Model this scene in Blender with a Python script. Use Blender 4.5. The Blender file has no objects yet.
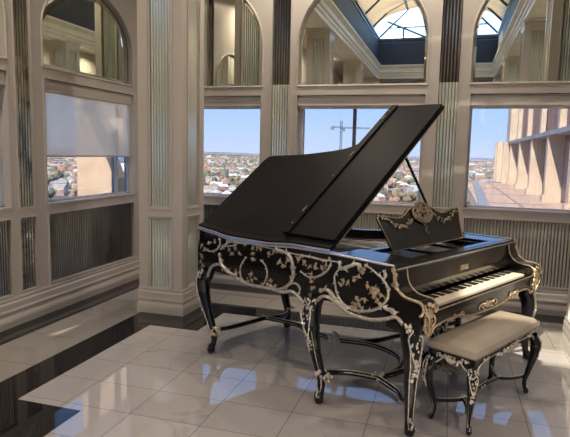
import bpy, math, random
from mathutils import Vector, Matrix
random.seed(7)
C = bpy.context.scene.collection
PI = math.pi
# ------------------------------------------------------------------ helpers
class MB:
    def __init__(s): s.v=[]; s.f=[]; s.sm=[]; s.mi=[]
    def add(s, vs, fs, smooth=False, mi=0):
        o=len(s.v); s.v+= [tuple(p) for p in vs]
        for f in fs: s.f.append(tuple(i+o for i in f)); s.sm.append(smooth); s.mi.append(mi)
    def box(s, x0,x1,y0,y1,z0,z1, mi=0, T=None):
        vs=[(x,y,z) for z in (z0,z1) for y in (y0,y1) for x in (x0,x1)]
        if T: vs=[T(*p) for p in vs]
        s.add(vs,[(0,2,3,1),(4,5,7,6),(0,1,5,4),(2,6,7,3),(0,4,6,2),(1,3,7,5)],False,mi)
    def prism(s, pts, T0, T1, smooth=False, mi=0, caps=True):
        # pts: 2D outline; T0/T1 map 2D -> 3D for both ends
        n=len(pts); vs=[T0(*p) for p in pts]+[T1(*p) for p in pts]
        fs=[(i,(i+1)%n,n+(i+1)%n,n+i) for i in range(n)]
        s.add(vs,fs,smooth,mi)
        if caps: s.add(vs,[tuple(range(n-1,-1,-1)),tuple(range(n,2*n))],False,mi)
    def tube(s, pts, r, n=8, mi=0, squash=1.0, closed=False):
        P=[Vector(p) for p in pts]; m=len(P)
        if not isinstance(r,(list,tuple)): r=[r]*m
        up=None; rings=[]
        for i in range(m):
            t=(P[(i+1)%m]-P[i-1]) if closed else (P[min(i+1,m-1)]-P[max(i-1,0)])
            if t.length<1e-9: t=Vector((0,0,1))
            t.normalize()
            if up is None:
                a=Vector((0,0,1)) if abs(t.z)<.9 else Vector((1,0,0))
                up=(a-t*a.dot(t)).normalized()
            else:
                up=(up-t*up.dot(t))
                up=up.normalized() if up.length>1e-6 else Vector((1,0,0))
            b=t.cross(up)
            rings.append([P[i]+up*math.cos(2*PI*k/n)*r[i]+b*math.sin(2*PI*k/n)*r[i]*squash for k in range(n)])
        vs=[p for rg in rings for p in rg]; fs=[]
        for i in range(m if closed else m-1):
            j=(i+1)%m
            for k in range(n): fs.append((i*n+k,i*n+(k+1)%n,j*n+(k+1)%n,j*n+k))
        s.add(vs,fs,True,mi)
        if not closed: s.add(vs,[tuple(range(n-1,-1,-1)),tuple((m-1)*n+k for k in range(n))],False,mi)
    def ball(s, c, r, sx=1,sy=1,sz=1, nu=8, nv=5, mi=0):
        vs=[];fs=[]
        for j in range(nv+1):
            a=PI*j/nv
            for k in range(nu):
                b=2*PI*k/nu
                vs.append((c[0]+r*sx*math.sin(a)*math.cos(b),c[1]+r*sy*math.sin(a)*math.sin(b),c[2]+r*sz*math.cos(a)))
        for j in range(nv):
            for k in range(nu): fs.append((j*nu+k,(j+1)*nu+k,(j+1)*nu+(k+1)%nu,j*nu+(k+1)%nu))
        s.add(vs,fs,True,mi)
    def build(s, name, mats, parent=None, loc=None, rotz=0):
        me=bpy.data.meshes.new(name); me.from_pydata(s.v,[],s.f)
        if not isinstance(mats,(list,tuple)): mats=[mats]
        for m in mats: me.materials.append(m)
        me.polygons.foreach_set('use_smooth',s.sm); me.polygons.foreach_set('material_index',s.mi)
        me.validate(); me.update()
        import bmesh
        bm=bmesh.new(); bm.from_mesh(me); bmesh.ops.recalc_face_normals(bm,faces=bm.faces) if len(s.f)<60000 else None
        bm.to_mesh(me); bm.free()
        o=bpy.data.objects.new(name,me); C.objects.link(o)
        if parent: o.parent=parent
        if loc: o.location=loc
        if rotz: o.rotation_euler=(0,0,rotz)
        return o
def bevel(o,w=.004,seg=2):
    m=o.modifiers.new('bevel','BEVEL'); m.width=w; m.segments=seg; m.limit_method='ANGLE'; m.angle_limit=.7
    return o
def tag(o,label=None,cat=None,group=None,kind=None):
    if label: o['label']=label
    if cat: o['category']=cat
    if group: o['group']=group
    if kind: o['kind']=kind
    return o
def empty(name,loc,label,cat,group=None,rotz=0):
    o=bpy.data.objects.new(name,None); C.objects.link(o); o.location=loc; o.rotation_euler=(0,0,rotz)
    o.empty_display_size=.1
    return tag(o,label,cat,group)
def struct(o): o['kind']='structure'; return o
def spline(pts, k=6, closed=False):
    P=[Vector(p) for p in pts]; n=len(P); out=[]
    rng=range(n) if closed else range(n-1)
    for i in rng:
        p0=P[i-1] if (i>0 or closed) else P[0]; p1=P[i]; p2=P[(i+1)%n]
        p3=P[(i+2)%n] if (i+2<n or closed) else P[n-1]
        for j in range(k):
            t=j/k
            out.append(.5*((2*p1)+(-p0+p2)*t+(2*p0-5*p1+4*p2-p3)*t*t+(-p0+3*p1-3*p2+p3)*t**3))
    if not closed: out.append(P[-1])
    return out
# ------------------------------------------------------------------ materials
def mat(name, col=(.8,.8,.8), rough=.5, metal=0, coat=0, spec=.5, noise=None, ns=8, bump=0, bs=60):
    m=bpy.data.materials.new(name); m.use_nodes=True; nt=m.node_tree; b=nt.nodes['Principled BSDF']
    b.inputs['Base Color'].default_value=(*col,1); b.inputs['Roughness'].default_value=rough
    b.inputs['Metallic'].default_value=metal; b.inputs['Coat Weight'].default_value=coat
    b.inputs['Coat Roughness'].default_value=.05; b.inputs['Specular IOR Level'].default_value=spec
    tc=nt.nodes.new('ShaderNodeTexCoord')
    n=nt.nodes.new('ShaderNodeTexNoise'); n.inputs['Scale'].default_value=ns; n.inputs['Detail'].default_value=5
    nt.links.new(tc.outputs['Object'],n.inputs['Vector'])
    r=nt.nodes.new('ShaderNodeValToRGB'); c2=noise or tuple(c*.88 for c in col)
    r.color_ramp.elements[0].position=.35; r.color_ramp.elements[1].position=.65
    r.color_ramp.elements[0].color=(*c2,1); r.color_ramp.elements[1].color=(*col,1)
    nt.links.new(n.outputs['Fac'],r.inputs['Fac']); nt.links.new(r.outputs['Color'],b.inputs['Base Color'])
    if bump:
        n2=nt.nodes.new('ShaderNodeTexNoise'); n2.inputs['Scale'].default_value=bs; n2.inputs['Detail'].default_value=3
        nt.links.new(tc.outputs['Object'],n2.inputs['Vector'])
        bp=nt.nodes.new('ShaderNodeBump'); bp.inputs['Strength'].default_value=bump; bp.inputs['Distance'].default_value=.01
        nt.links.new(n2.outputs['Fac'],bp.inputs['Height']); nt.links.new(bp.outputs['Normal'],b.inputs['Normal'])
    return m
M={}
M['cream']=mat('cream_paint',(.58,.535,.485),.36,noise=(.55,.505,.455),ns=3,bump=.03,bs=25)
M['cornice']=mat('cornice_paint',(.80,.77,.66),.45,ns=3)
M['ceil']=mat('ceiling_paint',(.52,.47,.40),.6,ns=2)
M['well']=mat('dark_fabric_panel',(.03,.034,.045),.6,noise=(.022,.026,.035),ns=6)
M['ebony']=mat('ebony_lacquer',(.006,.0055,.006),.16,coat=.15,noise=(.005,.0045,.005),spec=.4)
M['lid']=mat('satin_ebony',(.0085,.0075,.0095),.5,coat=.0,noise=(.008,.007,.008),spec=.10)
M['gold']=mat('silvered_gilt',(.80,.74,.64),.3,metal=.88,noise=(.50,.43,.33),ns=40,bump=.4,bs=120)
M['brass']=mat('sun_warm_gilt',(.74,.60,.40),.3,metal=.88,noise=(.42,.32,.20),ns=40,bump=.4,bs=120)  # gilt coloured warmer to imitate sunlight near the keyboard; also pedals and plaque
M['goldline']=mat('gilt_line',(.60,.58,.58),.3,metal=.7)
M['ivory']=mat('ivory',(.86,.76,.60),.3)
M['blackkey']=mat('black_key',(.012,.011,.01),.3)
M['plate']=mat('iron_plate',(.10,.09,.09),.35,metal=.5)
M['sound']=mat('soundboard_wood',(.035,.027,.024),.25,coat=.5,noise=(.028,.02,.018),ns=4)
M['string']=mat('steel_string',(.5,.5,.5),.3,metal=1)
M['felt']=mat('red_felt',(.12,.015,.02),.9)
M['cushion']=mat('beige_leather',(.40,.34,.26),.5,noise=(.35,.295,.22),ns=5,bump=.1,bs=40)
M['frame']=mat('window_frame_paint',(.50,.52,.56),.4)
M['mull']=mat('dark_mullion',(.07,.075,.09),.4)
M['fabric']=None
M['stucco']=mat('stucco',(.60,.46,.33),.9,noise=(.50,.37,.26),ns=3,bump=.4,bs=14)
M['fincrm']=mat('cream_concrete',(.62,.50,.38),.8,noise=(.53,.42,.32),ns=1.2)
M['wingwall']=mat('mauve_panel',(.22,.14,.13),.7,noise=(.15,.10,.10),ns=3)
M['terra']=mat('terrace_membrane',(.70,.50,.36),.85,noise=(.62,.43,.31),ns=.8)
M['concrete']=mat('grey_concrete',(.36,.37,.40),.8,noise=(.28,.29,.32),ns=2)
M['whitebld']=mat('white_cladding',(.80,.82,.86),.6)
M['bluewin']=mat('blue_glazing',(.16,.24,.42),.15)
M['steel']=mat('crane_steel',(.16,.17,.20),.6)
M['black_stone']=mat('black_marble',(.014,.011,.012),.06,noise=(.03,.024,.026),ns=1.5)

def marble(name,c1,c2,x0,sx,y0,sy,rough=.02,groutw=.004,iorv=2.15):
    m=bpy.data.materials.new(name); m.use_nodes=True; nt=m.node_tree; N=nt.nodes; L=nt.links; b=N['Principled BSDF']
    tc=N.new('ShaderNodeTexCoord'); sep=N.new('ShaderNodeSeparateXYZ'); L.new(tc.outputs['Object'],sep.inputs[0])
    def M_(op,a,bv,c=None):
        n=N.new('ShaderNodeMath'); n.operation=op
        for i,vv in enumerate((a,bv)):
            if vv is None: continue
            if isinstance(vv,(int,float)): n.inputs[i].default_value=vv
            else: L.new(vv,n.inputs[i])
        return n.outputs[0]
    gx=M_('DIVIDE',M_('SUBTRACT',sep.outputs[0],x0),sx); gy=M_('DIVIDE',M_('SUBTRACT',sep.outputs[1],y0),sy)
    fx=M_('FRACT',gx,None); fy=M_('FRACT',gy,None)
    lx=M_('LESS_THAN',fx,groutw/sx*1.3); ly=M_('LESS_THAN',fy,groutw/sy*1.3); g=M_('MAXIMUM',lx,ly)
    cb=N.new('ShaderNodeCombineXYZ'); L.new(M_('FLOOR',gx,None),cb.inputs[0]); L.new(M_('FLOOR',gy,None),cb.inputs[1])
    wn=N.new('ShaderNodeTexWhiteNoise'); wn.noise_dimensions='3D'; L.new(cb.outputs[0],wn.inputs['Vector'])
    off=N.new('ShaderNodeVectorMath'); off.operation='MULTIPLY_ADD'; L.new(wn.outputs['Color'],off.inputs[0]); off.inputs[1].default_value=(6,6,6); L.new(tc.outputs['Object'],off.inputs[2])
    n1=N.new('ShaderNodeTexNoise'); n1.inputs['Scale'].default_value=1.6; n1.inputs['Detail'].default_value=8; n1.inputs['Distortion'].default_value=1.4; L.new(off.outputs[0],n1.inputs['Vector'])
    vein=M_('ABSOLUTE',M_('SUBTRACT',n1.outputs['Fac'],.5),None)
    rmp=N.new('ShaderNodeValToRGB'); e=rmp.color_ramp.elements; e[0].position=0; e[0].color=(.45,.45,.45,1); e[1].position=.045; e[1].color=(0,0,0,1); L.new(vein,rmp.inputs['Fac'])
    n2=N.new('ShaderNodeTexNoise'); n2.inputs['Scale'].default_value=2.2; n2.inputs['Detail'].default_value=4; L.new(off.outputs[0],n2.inputs['Vector'])
    msk=N.new('ShaderNodeValToRGB'); msk.color_ramp.elements[0].position=.5; msk.color_ramp.elements[1].position=.7; L.new(n2.outputs['Fac'],msk.inputs['Fac'])
    vm=M_('MULTIPLY',rmp.outputs['Color'],msk.outputs['Color'])
    mx=N.new('ShaderNodeMix'); mx.data_type='RGBA'; L.new(vm,mx.inputs['Factor']); mx.inputs[6].default_value=(*c1,1); mx.inputs[7].default_value=(*c2,1)
    tone=M_('MULTIPLY_ADD',wn.outputs['Value'],.10); tone.node.inputs[2].default_value=.95
    mt=N.new('ShaderNodeVectorMath'); mt.operation='SCALE'; L.new(mx.outputs[2],mt.inputs[0]); L.new(tone,mt.inputs['Scale'])
    mg=N.new('ShaderNodeMix'); mg.data_type='RGBA'; L.new(g,mg.inputs['Factor']); L.new(mt.outputs[0],mg.inputs[6]); mg.inputs[7].default_value=(*[c*.42 for c in c1],1)
    L.new(mg.outputs[2],b.inputs['Base Color']); b.inputs['Roughness'].default_value=rough
    b.inputs['Specular IOR Level'].default_value=.5; b.inputs['IOR'].default_value=iorv
    return m
M['tile']=marble('white_marble_tile',(.47,.44,.42),(.18,.155,.14),-2.324,.478,3.222,.357)
M['border']=marble('beige_marble_tile',(.34,.315,.28),(.12,.10,.085),-2.96,.56,3.3,.62)
M['blackm']=marble('black_marble_tile',(.014,.012,.012),(.09,.08,.08),-2.96,.31,2.46,.56,iorv=1.45)

def mirror(name,col,rough,dark,stain=.5,ns=3,stretch=.4,met=1):
    m=bpy.data.materials.new(name); m.use_nodes=True; nt=m.node_tree; N=nt.nodes; L=nt.links; b=N['Principled BSDF']
    b.inputs['Metallic'].default_value=met
    tc=N.new('ShaderNodeTexCoord'); mp=N.new('ShaderNodeMapping'); mp.inputs['Scale'].default_value=(1,1,stretch); L.new(tc.outputs['Object'],mp.inputs[0])
    n=N.new('ShaderNodeTexNoise'); n.inputs['Scale'].default_value=ns; n.inputs['Detail'].default_value=8; n.inputs['Roughness'].default_value=.65; L.new(mp.outputs[0],n.inputs['Vector'])
    r=N.new('ShaderNodeValToRGB'); r.color_ramp.elements[0].position=stain-.12; r.color_ramp.elements[0].color=(*dark,1); r.color_ramp.elements[1].position=stain+.12; r.color_ramp.elements[1].color=(*col,1)
    L.new(n.outputs['Fac'],r.inputs['Fac']); L.new(r.outputs['Color'],b.inputs['Base Color'])
    rr=N.new('ShaderNodeMapRange'); rr.inputs['From Min'].default_value=.35; rr.inputs['From Max'].default_value=.65; rr.inputs['To Min'].default_value=rough+.15; rr.inputs['To Max'].default_value=rough
    if rough>.03: L.new(n.outputs['Fac'],rr.inputs['Value']); L.new(rr.outputs[0],b.inputs['Roughness'])
    else: b.inputs['Roughness'].default_value=rough
    return m
M['mirror']=mirror('arched_mirror_glass',(.84,.86,.78),.0,(.80,.82,.74),ns=2)
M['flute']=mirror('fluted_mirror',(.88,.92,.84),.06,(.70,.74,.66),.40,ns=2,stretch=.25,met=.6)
M['flutedark']=mirror('antique_mirror_dark_reflection',(.40,.38,.34),.09,(.14,.12,.105),.50,ns=2.5,stretch=.3)  # antique stain darkened to stand in for dark reflections in the upper strips
M['groove']=mat('grimy_stripe_groove',(.07,.065,.055),.4,metal=.6)  # groove dirt, darkened to paint in the dark stripes of the reflections
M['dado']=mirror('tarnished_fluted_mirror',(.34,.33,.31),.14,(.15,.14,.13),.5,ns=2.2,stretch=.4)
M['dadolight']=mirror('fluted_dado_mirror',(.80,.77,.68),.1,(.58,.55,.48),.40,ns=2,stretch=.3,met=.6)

def glass(name,tint,gl=.06):
    m=bpy.data.materials.new(name); m.use_nodes=True; nt=m.node_tree; N=nt.nodes; L=nt.links
    N.remove(N['Principled BSDF']); out=N['Material Output']
    t=N.new('ShaderNodeBsdfTransparent'); t.inputs[0].default_value=(*tint,1)
    g=N.new('ShaderNodeBsdfGlossy'); g.inputs['Roughness'].default_value=.02; g.inputs[0].default_value=(.9,.9,.9,1)
    mx=N.new('ShaderNodeMixShader'); mx.inputs[0].default_value=gl
    L.new(t.outputs[0],mx.inputs[1]); L.new(g.outputs[0],mx.inputs[2]); L.new(mx.outputs[0],out.inputs[0]); return m
M['glass']=glass('view_dimming_glass',(.44,.455,.48),.04)  # glass tint added to dim the outside view against the room
M['skyglass']=glass('skylight_glass',(.88,.93,.95),.03)
def cloth(name,col,transl,open_):
    m=bpy.data.materials.new(name); m.use_nodes=True; nt=m.node_tree; N=nt.nodes; L=nt.links
    N.remove(N['Principled BSDF']); out=N['Material Output']
    tc=N.new('ShaderNodeTexCoord'); nz=N.new('ShaderNodeTexNoise'); nz.inputs['Scale'].default_value=4; L.new(tc.outputs['Object'],nz.inputs[0])
    rp=N.new('ShaderNodeValToRGB'); rp.color_ramp.elements[0].color=(*[c*.85 for c in col],1); rp.color_ramp.elements[1].color=(*col,1); L.new(nz.outputs['Fac'],rp.inputs[0])
    d=N.new('ShaderNodeBsdfDiffuse'); t=N.new('ShaderNodeBsdfTranslucent'); L.new(rp.outputs[0],d.inputs[0]); L.new(rp.outputs[0],t.inputs[0])
    a=N.new('ShaderNodeMixShader'); a.inputs[0].default_value=transl; L.new(d.outputs[0],a.inputs[1]); L.new(t.outputs[0],a.inputs[2])
    tr=N.new('ShaderNodeBsdfTransparent'); b=N.new('ShaderNodeMixShader'); b.inputs[0].default_value=open_
    L.new(a.outputs[0],b.inputs[1]); L.new(tr.outputs[0],b.inputs[2]); L.new(b.outputs[0],out.inputs[0]); return m
M['shade']=cloth('roller_shade_fabric',(.97,.88,.74),.8,.34)
M['vault']=cloth('skylight_canvas',(.36,.26,.16),.5,.0)
M['sunleak']=cloth('sun_leak_canvas',(.36,.26,.16),.5,.34)  # see-through canvas patch added so sun reaches the bench and keyboard

# ------------------------------------------------------------------ room dimensions
XL,XR,YB,YF=-3.83,2.45,6.29,-8.1      # wall faces
ZC=4.36                                # aisle ceiling
WX0,WX1,WY0,WY1=-2.46,1.16,-6.1,4.86   # skylight well
LIFT=.12
# frames: wall 2D (s,z,d) -> 3D ; d positive = into the room
def TB(s,z,d=0): return (s,YB-d,z)
def TL(s,z,d=0): return (XL+d,s,z)
def TR(s,z,d=0): return (XR-d,s,z)
def TF(s,z,d=0): return (s,YF+d,z)
def wbox(mb,T,s0,s1,z0,z1,d0,d1,mi=0):
    mb.box(s0,s1,z0,z1,d0,d1,mi,T=lambda a,b,c:T(a,b,c))
def arch_pts(c,a,zc,b,n=28,inset=0):
    return [(c-(a-inset)*math.cos(PI*i/n), zc+(b-inset)*math.sin(PI*i/n)) for i in range(n+1)]
Z_D0,Z_D1,Z_S,Z_W,Z_A,Z_T=.29,.987,1.10,2.32,2.44,ZC
def wall(name,T,s_lo,s_hi,wins,pils,zc,b):
    """front layer of a panelled wall: windows, arched mirrors above, dado panels below, fluted strips between"""
    mb=MB(); th=(-.12,0)
    cuts=[]   # openings along s
    for (a,c) in wins: cuts.append((a,c,'w'))
    for (a,c) in pils: cuts.append((a,c,'p'))
    cuts.sort(); s=s_lo
    for a,c,k in cuts:
        wbox(mb,T,s,a,0,Z_T,*th); s=c
        wbox(mb,T,a,c,0,Z_D0,*th); wbox(mb,T,a,c,Z_D1,Z_S if k=='w' else 1.085,*th)
        if k=='w':
            wbox(mb,T,a,c,Z_W,Z_A,*th)
            ap=arch_pts((a+c)/2,(c-a)/2,zc,b)
            # spandrel strips above the arch
            for i in range(len(ap)-1):
                q=[ap[i],ap[i+1],(ap[i+1][0],Z_T),(ap[i][0],Z_T)]
                mb.prism(q,lambda x,z:T(x,z,th[0]),lambda x,z:T(x,z,th[1]))
        else:
            wbox(mb,T,a,c,4.12,Z_T,*th)
    wbox(mb,T,s,s_hi,0,Z_T,*th)
    # backing behind dado, strips and arches
    for a,c,k in cuts:
        wbox(mb,T,a,c,Z_D0,Z_D1,-.12,-.05)
        if k=='w': wbox(mb,T,a,c,Z_A,Z_T-.01,-.12,-.055)
        else: wbox(mb,T,a,c,1.085,4.12,-.12,-.05)
    return struct(mb.build(name,M['cream']))
def beads(mb,T,a,c,z0,z1,w=.018,d=.012,inn=0):
    """raised moulding round a rectangular opening"""
    for s0,s1,q0,q1 in ((a-w,a,z0-w,z1+w),(c,c+w,z0-w,z1+w),(a,c,z0-w,z0),(a,c,z1,z1+w)):
        wbox(mb,T,s0,s1,q0,q1,-.002,d)
def arch_bead(mb,T,a,c,zc,b,r=.012,off=.015,d=.0):
    cx=(a+c)/2; h=(c-a)/2
    pts=[(a-off,Z_A-off)]+[(cx-(h+off)*math.cos(PI*i/28),zc+(b+off)*math.sin(PI*i/28)) for i in range(29)]+[(c+off,Z_A-off)]
    mb.tube([T(x,z,d) for x,z in pts],r,6); mb.tube([T(a-off,Z_A-off,d),T(c+off,Z_A-off,d)],r,6)
BW=[(-3.66,-2.21),(-1.757,-.307),(.164,1.61)]; BP=[(-2.079,-1.857),(-.171,.036),(1.73,1.95)]
LW=[(5.315-.78+2.12*k,5.315+.78+2.12*k) for k in range(-6,1)]; LW[-2]=(LW[-2][0]+.08,LW[-2][1]+.08); LP=[(a,a+.21) for a in [4.16-2.12*k for k in range(0,6)]]
RW=[(.6,2.0),(2.6,4.0),(-1.4,0.0),(-3.4,-2.0),(-5.4,-4.0)]; RP=[]
FW=[(-3.3,-1.9),(-1.4,0.0),(.5,1.9)]
BZ,BR=2.90,.725; LZ,LR=2.80,.56
wall('wall_back',TB,XL-.12,XR+.12,BW,BP,BZ,BR)
wall('wall_left',TL,YF-.12,YB,LW,LP,LZ,LR)
wall('wall_right',TR,YF-.12,YB,RW,RP,LZ,LR)
wall('wall_front',TF,XL,XR,FW,[],LZ,LR)

# base mouldings
prof=[(0,.262),(.018,.262),(.022,.245),(.014,.232),(.030,.215),(.032,.165),(.040,.150),(.040,.135),(.028,.125),(.030,.11),(.045,.085),(.052,.06),(.052,0),(0,0)]
def baseb(name,T,s0,s1):
    mb=MB(); mb.prism(prof,lambda d,z:T(s0,z,d),lambda d,z:T(s1,z,d)); return struct(mb.build(name,M['cream']))
baseb('baseboard_back',TB,XL+.052,XR-.052); baseb('baseboard_left',TL,YF,YB); baseb('baseboard_right',TR,YF,YB); baseb('baseboard_front',TF,XL+.052,XR-.052)

# trims
def trims(n,T,wins,pils,zc,b):
    mb=MB()
    for a,c in wins:
        beads(mb,T,a,c,Z_S,Z_W); beads(mb,T,a+.012,c-.012,Z_D0,Z_D1); arch_bead(mb,T,a,c,zc,b)
    for a,c in pils:
        beads(mb,T,a,c,Z_D0,Z_D1,.012,.008); beads(mb,T,a,c,1.085,4.12,.012,.008)
    return struct(mb.build('trim_%d'%n,M['cream']))
trims(1,TB,BW,BP,BZ,BR); trims(2,TL,LW[4:],LP[:2],LZ,LR)

# fluted sheets
def flute(mb,T,s0,s1,z0,z1,pitch=.022,depth=.015,d=-.035,seg=7,mi=0):
    n=max(3,round((s1-s0)/pitch)); p=(s1-s0)/n; prof_=[]
    for i in range(n):
        for k in range(seg):
            t=k/seg; prof_.append((s0+(i+t)*p, d+depth*math.sin(PI*t)))
    prof_.append((s1,d))
    vs=[T(s,z0,dd) for s,dd in prof_]+[T(s,z1,dd) for s,dd in prof_]; m=len(prof_)
    for q in (0,1): mb.add(vs,[(i,i+1,m+i+1,m+i) for i in range(m-1) if (i%seg==0)==bool(q)],True,q)
def panel(name,T,s0,s1,z0,z1,m,label,group=None,pitch=.034,splits=()):
    e=[s0]+list(splits)+[s1]; mb=MB()
    for i in range(len(e)-1):
        flute(mb,T,e[i]+(.0015 if i else 0),e[i+1]-(.0015 if i<len(e)-2 else 0),z0,z1,pitch)
    wbox(mb,T,s0,s1,z0,z1,-.05,-.036)
    return tag(mb.build(name,[m,M['groove']]),label,'mirror panel',group)
nm=['left','middle','right']
whereB=['between the left and middle back windows','between the middle and right back windows','right of the right back window']
for i,(a,c) in enumerate(BP):
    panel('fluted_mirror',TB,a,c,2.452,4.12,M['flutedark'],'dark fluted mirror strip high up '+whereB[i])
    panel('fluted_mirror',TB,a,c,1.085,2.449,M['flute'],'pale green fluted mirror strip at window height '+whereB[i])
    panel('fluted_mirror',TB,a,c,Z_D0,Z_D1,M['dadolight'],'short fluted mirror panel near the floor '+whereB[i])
for i,(a,c) in enumerate(BW):
    panel('fluted_mirror',TB,a+.012,c-.012,Z_D0,Z_D1,M['dadolight'] if i else M['dado'],'wide grey fluted mirror panel under the %s back window'%nm[i],splits=((a+c)/2,),pitch=.034)
whereL=['beside the half-drawn shade window','second along the left wall','third along the left wall','fourth along the left wall','fifth along the left wall','sixth along the left wall']
for i,(a,c) in enumerate(LP):
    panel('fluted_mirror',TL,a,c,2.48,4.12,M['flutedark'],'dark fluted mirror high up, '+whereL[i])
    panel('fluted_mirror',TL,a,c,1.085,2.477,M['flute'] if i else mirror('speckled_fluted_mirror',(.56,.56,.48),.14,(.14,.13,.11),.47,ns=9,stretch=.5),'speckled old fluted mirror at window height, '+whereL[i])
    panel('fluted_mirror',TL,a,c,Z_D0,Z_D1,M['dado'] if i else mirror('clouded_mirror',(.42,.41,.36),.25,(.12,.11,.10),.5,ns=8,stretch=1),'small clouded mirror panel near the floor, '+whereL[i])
for i,(a,c) in enumerate(LW[::-1]):
    panel('fluted_mirror',TL,a+.02,c-.02,Z_D0,Z_D1,M['dado'],'wide tarnished dark fluted mirror panel under the half-drawn shade window' if i==0 else 'wide tarnished fluted mirror panel, number %s from the corner along the left wall'%['','two','three','four','five','six','seven'][i],pitch=.03)
for i,(a,c) in enumerate(RW): panel('fluted_mirror',TR,a+.02,c-.02,Z_D0,Z_D1,M['dadolight'],'fluted mirror panel low on the right wall, out of the view','right wall mirror panels')
for i,(a,c) in enumerate(FW): panel('fluted_mirror',TF,a+.02,c-.02,Z_D0,Z_D1,M['dadolight'],'fluted mirror panel low on the wall behind the camera','front wall mirror panels')

# arched mirrors
def arched(T,a,c,zc,b,label,group=None):
    root=empty('arched_mirror',T((a+c)/2,Z_A,-.05),label,'mirror',group)
    loc=Vector(root.location)
    def Tl(s,z,d): p=Vector(T(s,z,d))-loc; return tuple(p)
    ins=.001; cx=(a+c)/2; h=(c-a)/2
    out=[(a+ins,Z_A)]+[(cx-(h-ins)*math.cos(PI*i/40),zc+(b-ins)*math.sin(PI*i/40)) for i in range(41)]+[(c-ins,Z_A)]
    mb=MB(); mb.prism(out,lambda s,z:Tl(s,z,-.054),lambda s,z:Tl(s,z,-.045)); mb.build('glass',M['mirror'],root)
    w=.03; hb=h-ins-w
    inn=[(a+ins+w,Z_A+w)]+[(cx-hb*math.cos(PI*i/40),zc+(b-ins-w)*math.sin(PI*i/40)) for i in range(41)]+[(c-ins-w,Z_A+w)]
    mb=MB(); n=len(out)
    vs=[Tl(s,z,-.0445) for s,z in out]+[Tl(s,z,-.040) for s,z in inn]
    mb.add(vs,[(i,(i+1)%n,n+(i+1)%n,n+i) for i in range(n)])
    # bevelled edge is a thin solid strip
    vs2=[Tl(s,z,-.0448) for s,z in out]+[Tl(s,z,-.0448) for s,z in inn]
    mb.add(vs2,[(i,n+i,n+(i+1)%n,(i+1)%n) for i in range(n)])
    o=mb.build('bevelled_edge',M['mirror'],root); return root
for i,(a,c) in enumerate(BW): arched(TB,a,c,BZ,BR,'large arched mirror above the %s back window'%nm[i])
for i,(a,c) in enumerate(LW[::-1]): arched(TL,a,c,LZ,LR,'arched mirror on the left wall above the half-drawn shade window' if i==0 else ('arched mirror at the left edge of the photo, next to the dark fluted strip' if i==1 else 'arched mirror on the left wall outside the view'),None if i<2 else 'left wall arched mirrors out of view')
for (a,c) in RW: arched(TR,a,c,LZ,LR,'arched mirror on the right wall outside the view','right wall arched mirrors')
for (a,c) in FW: arched(TF,a,c,LZ,LR,'arched mirror on the wall behind the camera','front wall arched mirrors')

# windows
wn=0
def window(T,a,c,mull=None,sash=.03):
    global wn; wn+=1
    root=bpy.data.objects.new('window_%d'%wn,None); C.objects.link(root); root['kind']='structure'
    root.location=T((a+c)/2,Z_S,0); loc=Vector(root.location)
    def Tl(s,z,d): return tuple(Vector(T(s,z,d))-loc)
    mb=MB()
    for s0,s1,z0,z1 in ((a,a+sash,Z_S,Z_W),(c-sash,c,Z_S,Z_W),(a,c,Z_S,Z_S+sash*.6),(a,c,Z_W-sash,Z_W)):
        wbox(mb,Tl,s0,s1,z0,z1,-.115,-.07)
    mb.build('window_frame',M['frame'],root)
    mb=MB(); wbox(mb,Tl,a+.01,c-.01,Z_S+.01,Z_W-.01,-.096,-.090); mb.build('window_pane',M['glass'],root)
    mb=MB(); wbox(mb,Tl,a-.02,c+.02,Z_S-.03,Z_S+.012,-.20,-.116); mb.build('window_sill',M['frame'],root)
    if mull is not None:
        mb=MB(); wbox(mb,Tl,mull-.016,mull+.016,Z_S,Z_W,-.13,-.06); mb.build('mullion',M['mull'] if T is TB else M['frame'],root)
        if T is TB: mb=MB(); wbox(mb,Tl,a+.03,a+.062,Z_S,Z_W,-.13,-.06); mb.build('jamb_post',M['frame'],root)
    return root
window(TB,*BW[0]); window(TB,*BW[1],mull=-1.09); window(TB,*BW[2])
for i,(a,c) in enumerate(LW[::-1]): window(TL,a,c,mull=(5.83 if i==0 else None))
for a,c in RW: window(TR,a,c)
for a,c in FW: window(TF,a,c)

# roller shades
def shade(T,a,c,zb,label,drop,group=None):
    root=empty('roller_shade',T((a+c)/2,zb,-.03),label,'window shade',group); loc=Vector(root.location)
    def Tl(s,z,d): return tuple(Vector(T(s,z,d))-loc)
    mb=MB(); wbox(mb,Tl,a+.002,c-.002,2.192,2.296,-.058,-.012); wbox(mb,Tl,a+.002,c-.002,2.20,2.215,-.012,-.006); bevel(mb.build('cassette',M['cream'],root),.003)
    mb=MB(); wbox(mb,Tl,a+.02,c-.02,2.300,2.308,-.05,-.004); mb.build('gap_light_strip',M['whitem'],root)  # pale strip stands in for the sunlit gap above the cassette
    mb=MB(); wbox(mb,Tl,a+.012,c-.012,drop,2.193,-.036,-.033); mb.build('shade_cloth',M['shade'],root)
    mb=MB(); wbox(mb,Tl,a+.012,c-.012,drop-.018,drop,-.041,-.028); bevel(mb.build('hem_bar',M['frame'] if drop>2.1 else M['cream'],root),.003)
M['whitem']=mat('pale_metal',(.75,.72,.66),.4)
for i,(a,c) in enumerate(BW): shade(TB,a,c,2.19,'rolled-up shade in its cassette across the top of the %s back window'%nm[i],2.185)
for i,(a,c) in enumerate(LW[::-1][:3]): shade(TL,a,c,2.19,'beige translucent shade pulled half way down the left wall window' if i==0 else ('rolled-up shade on the window at the left edge of the photo' if i==1 else 'rolled-up shade on the left wall window outside the view'),1.575 if i==0 else 2.185)

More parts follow.
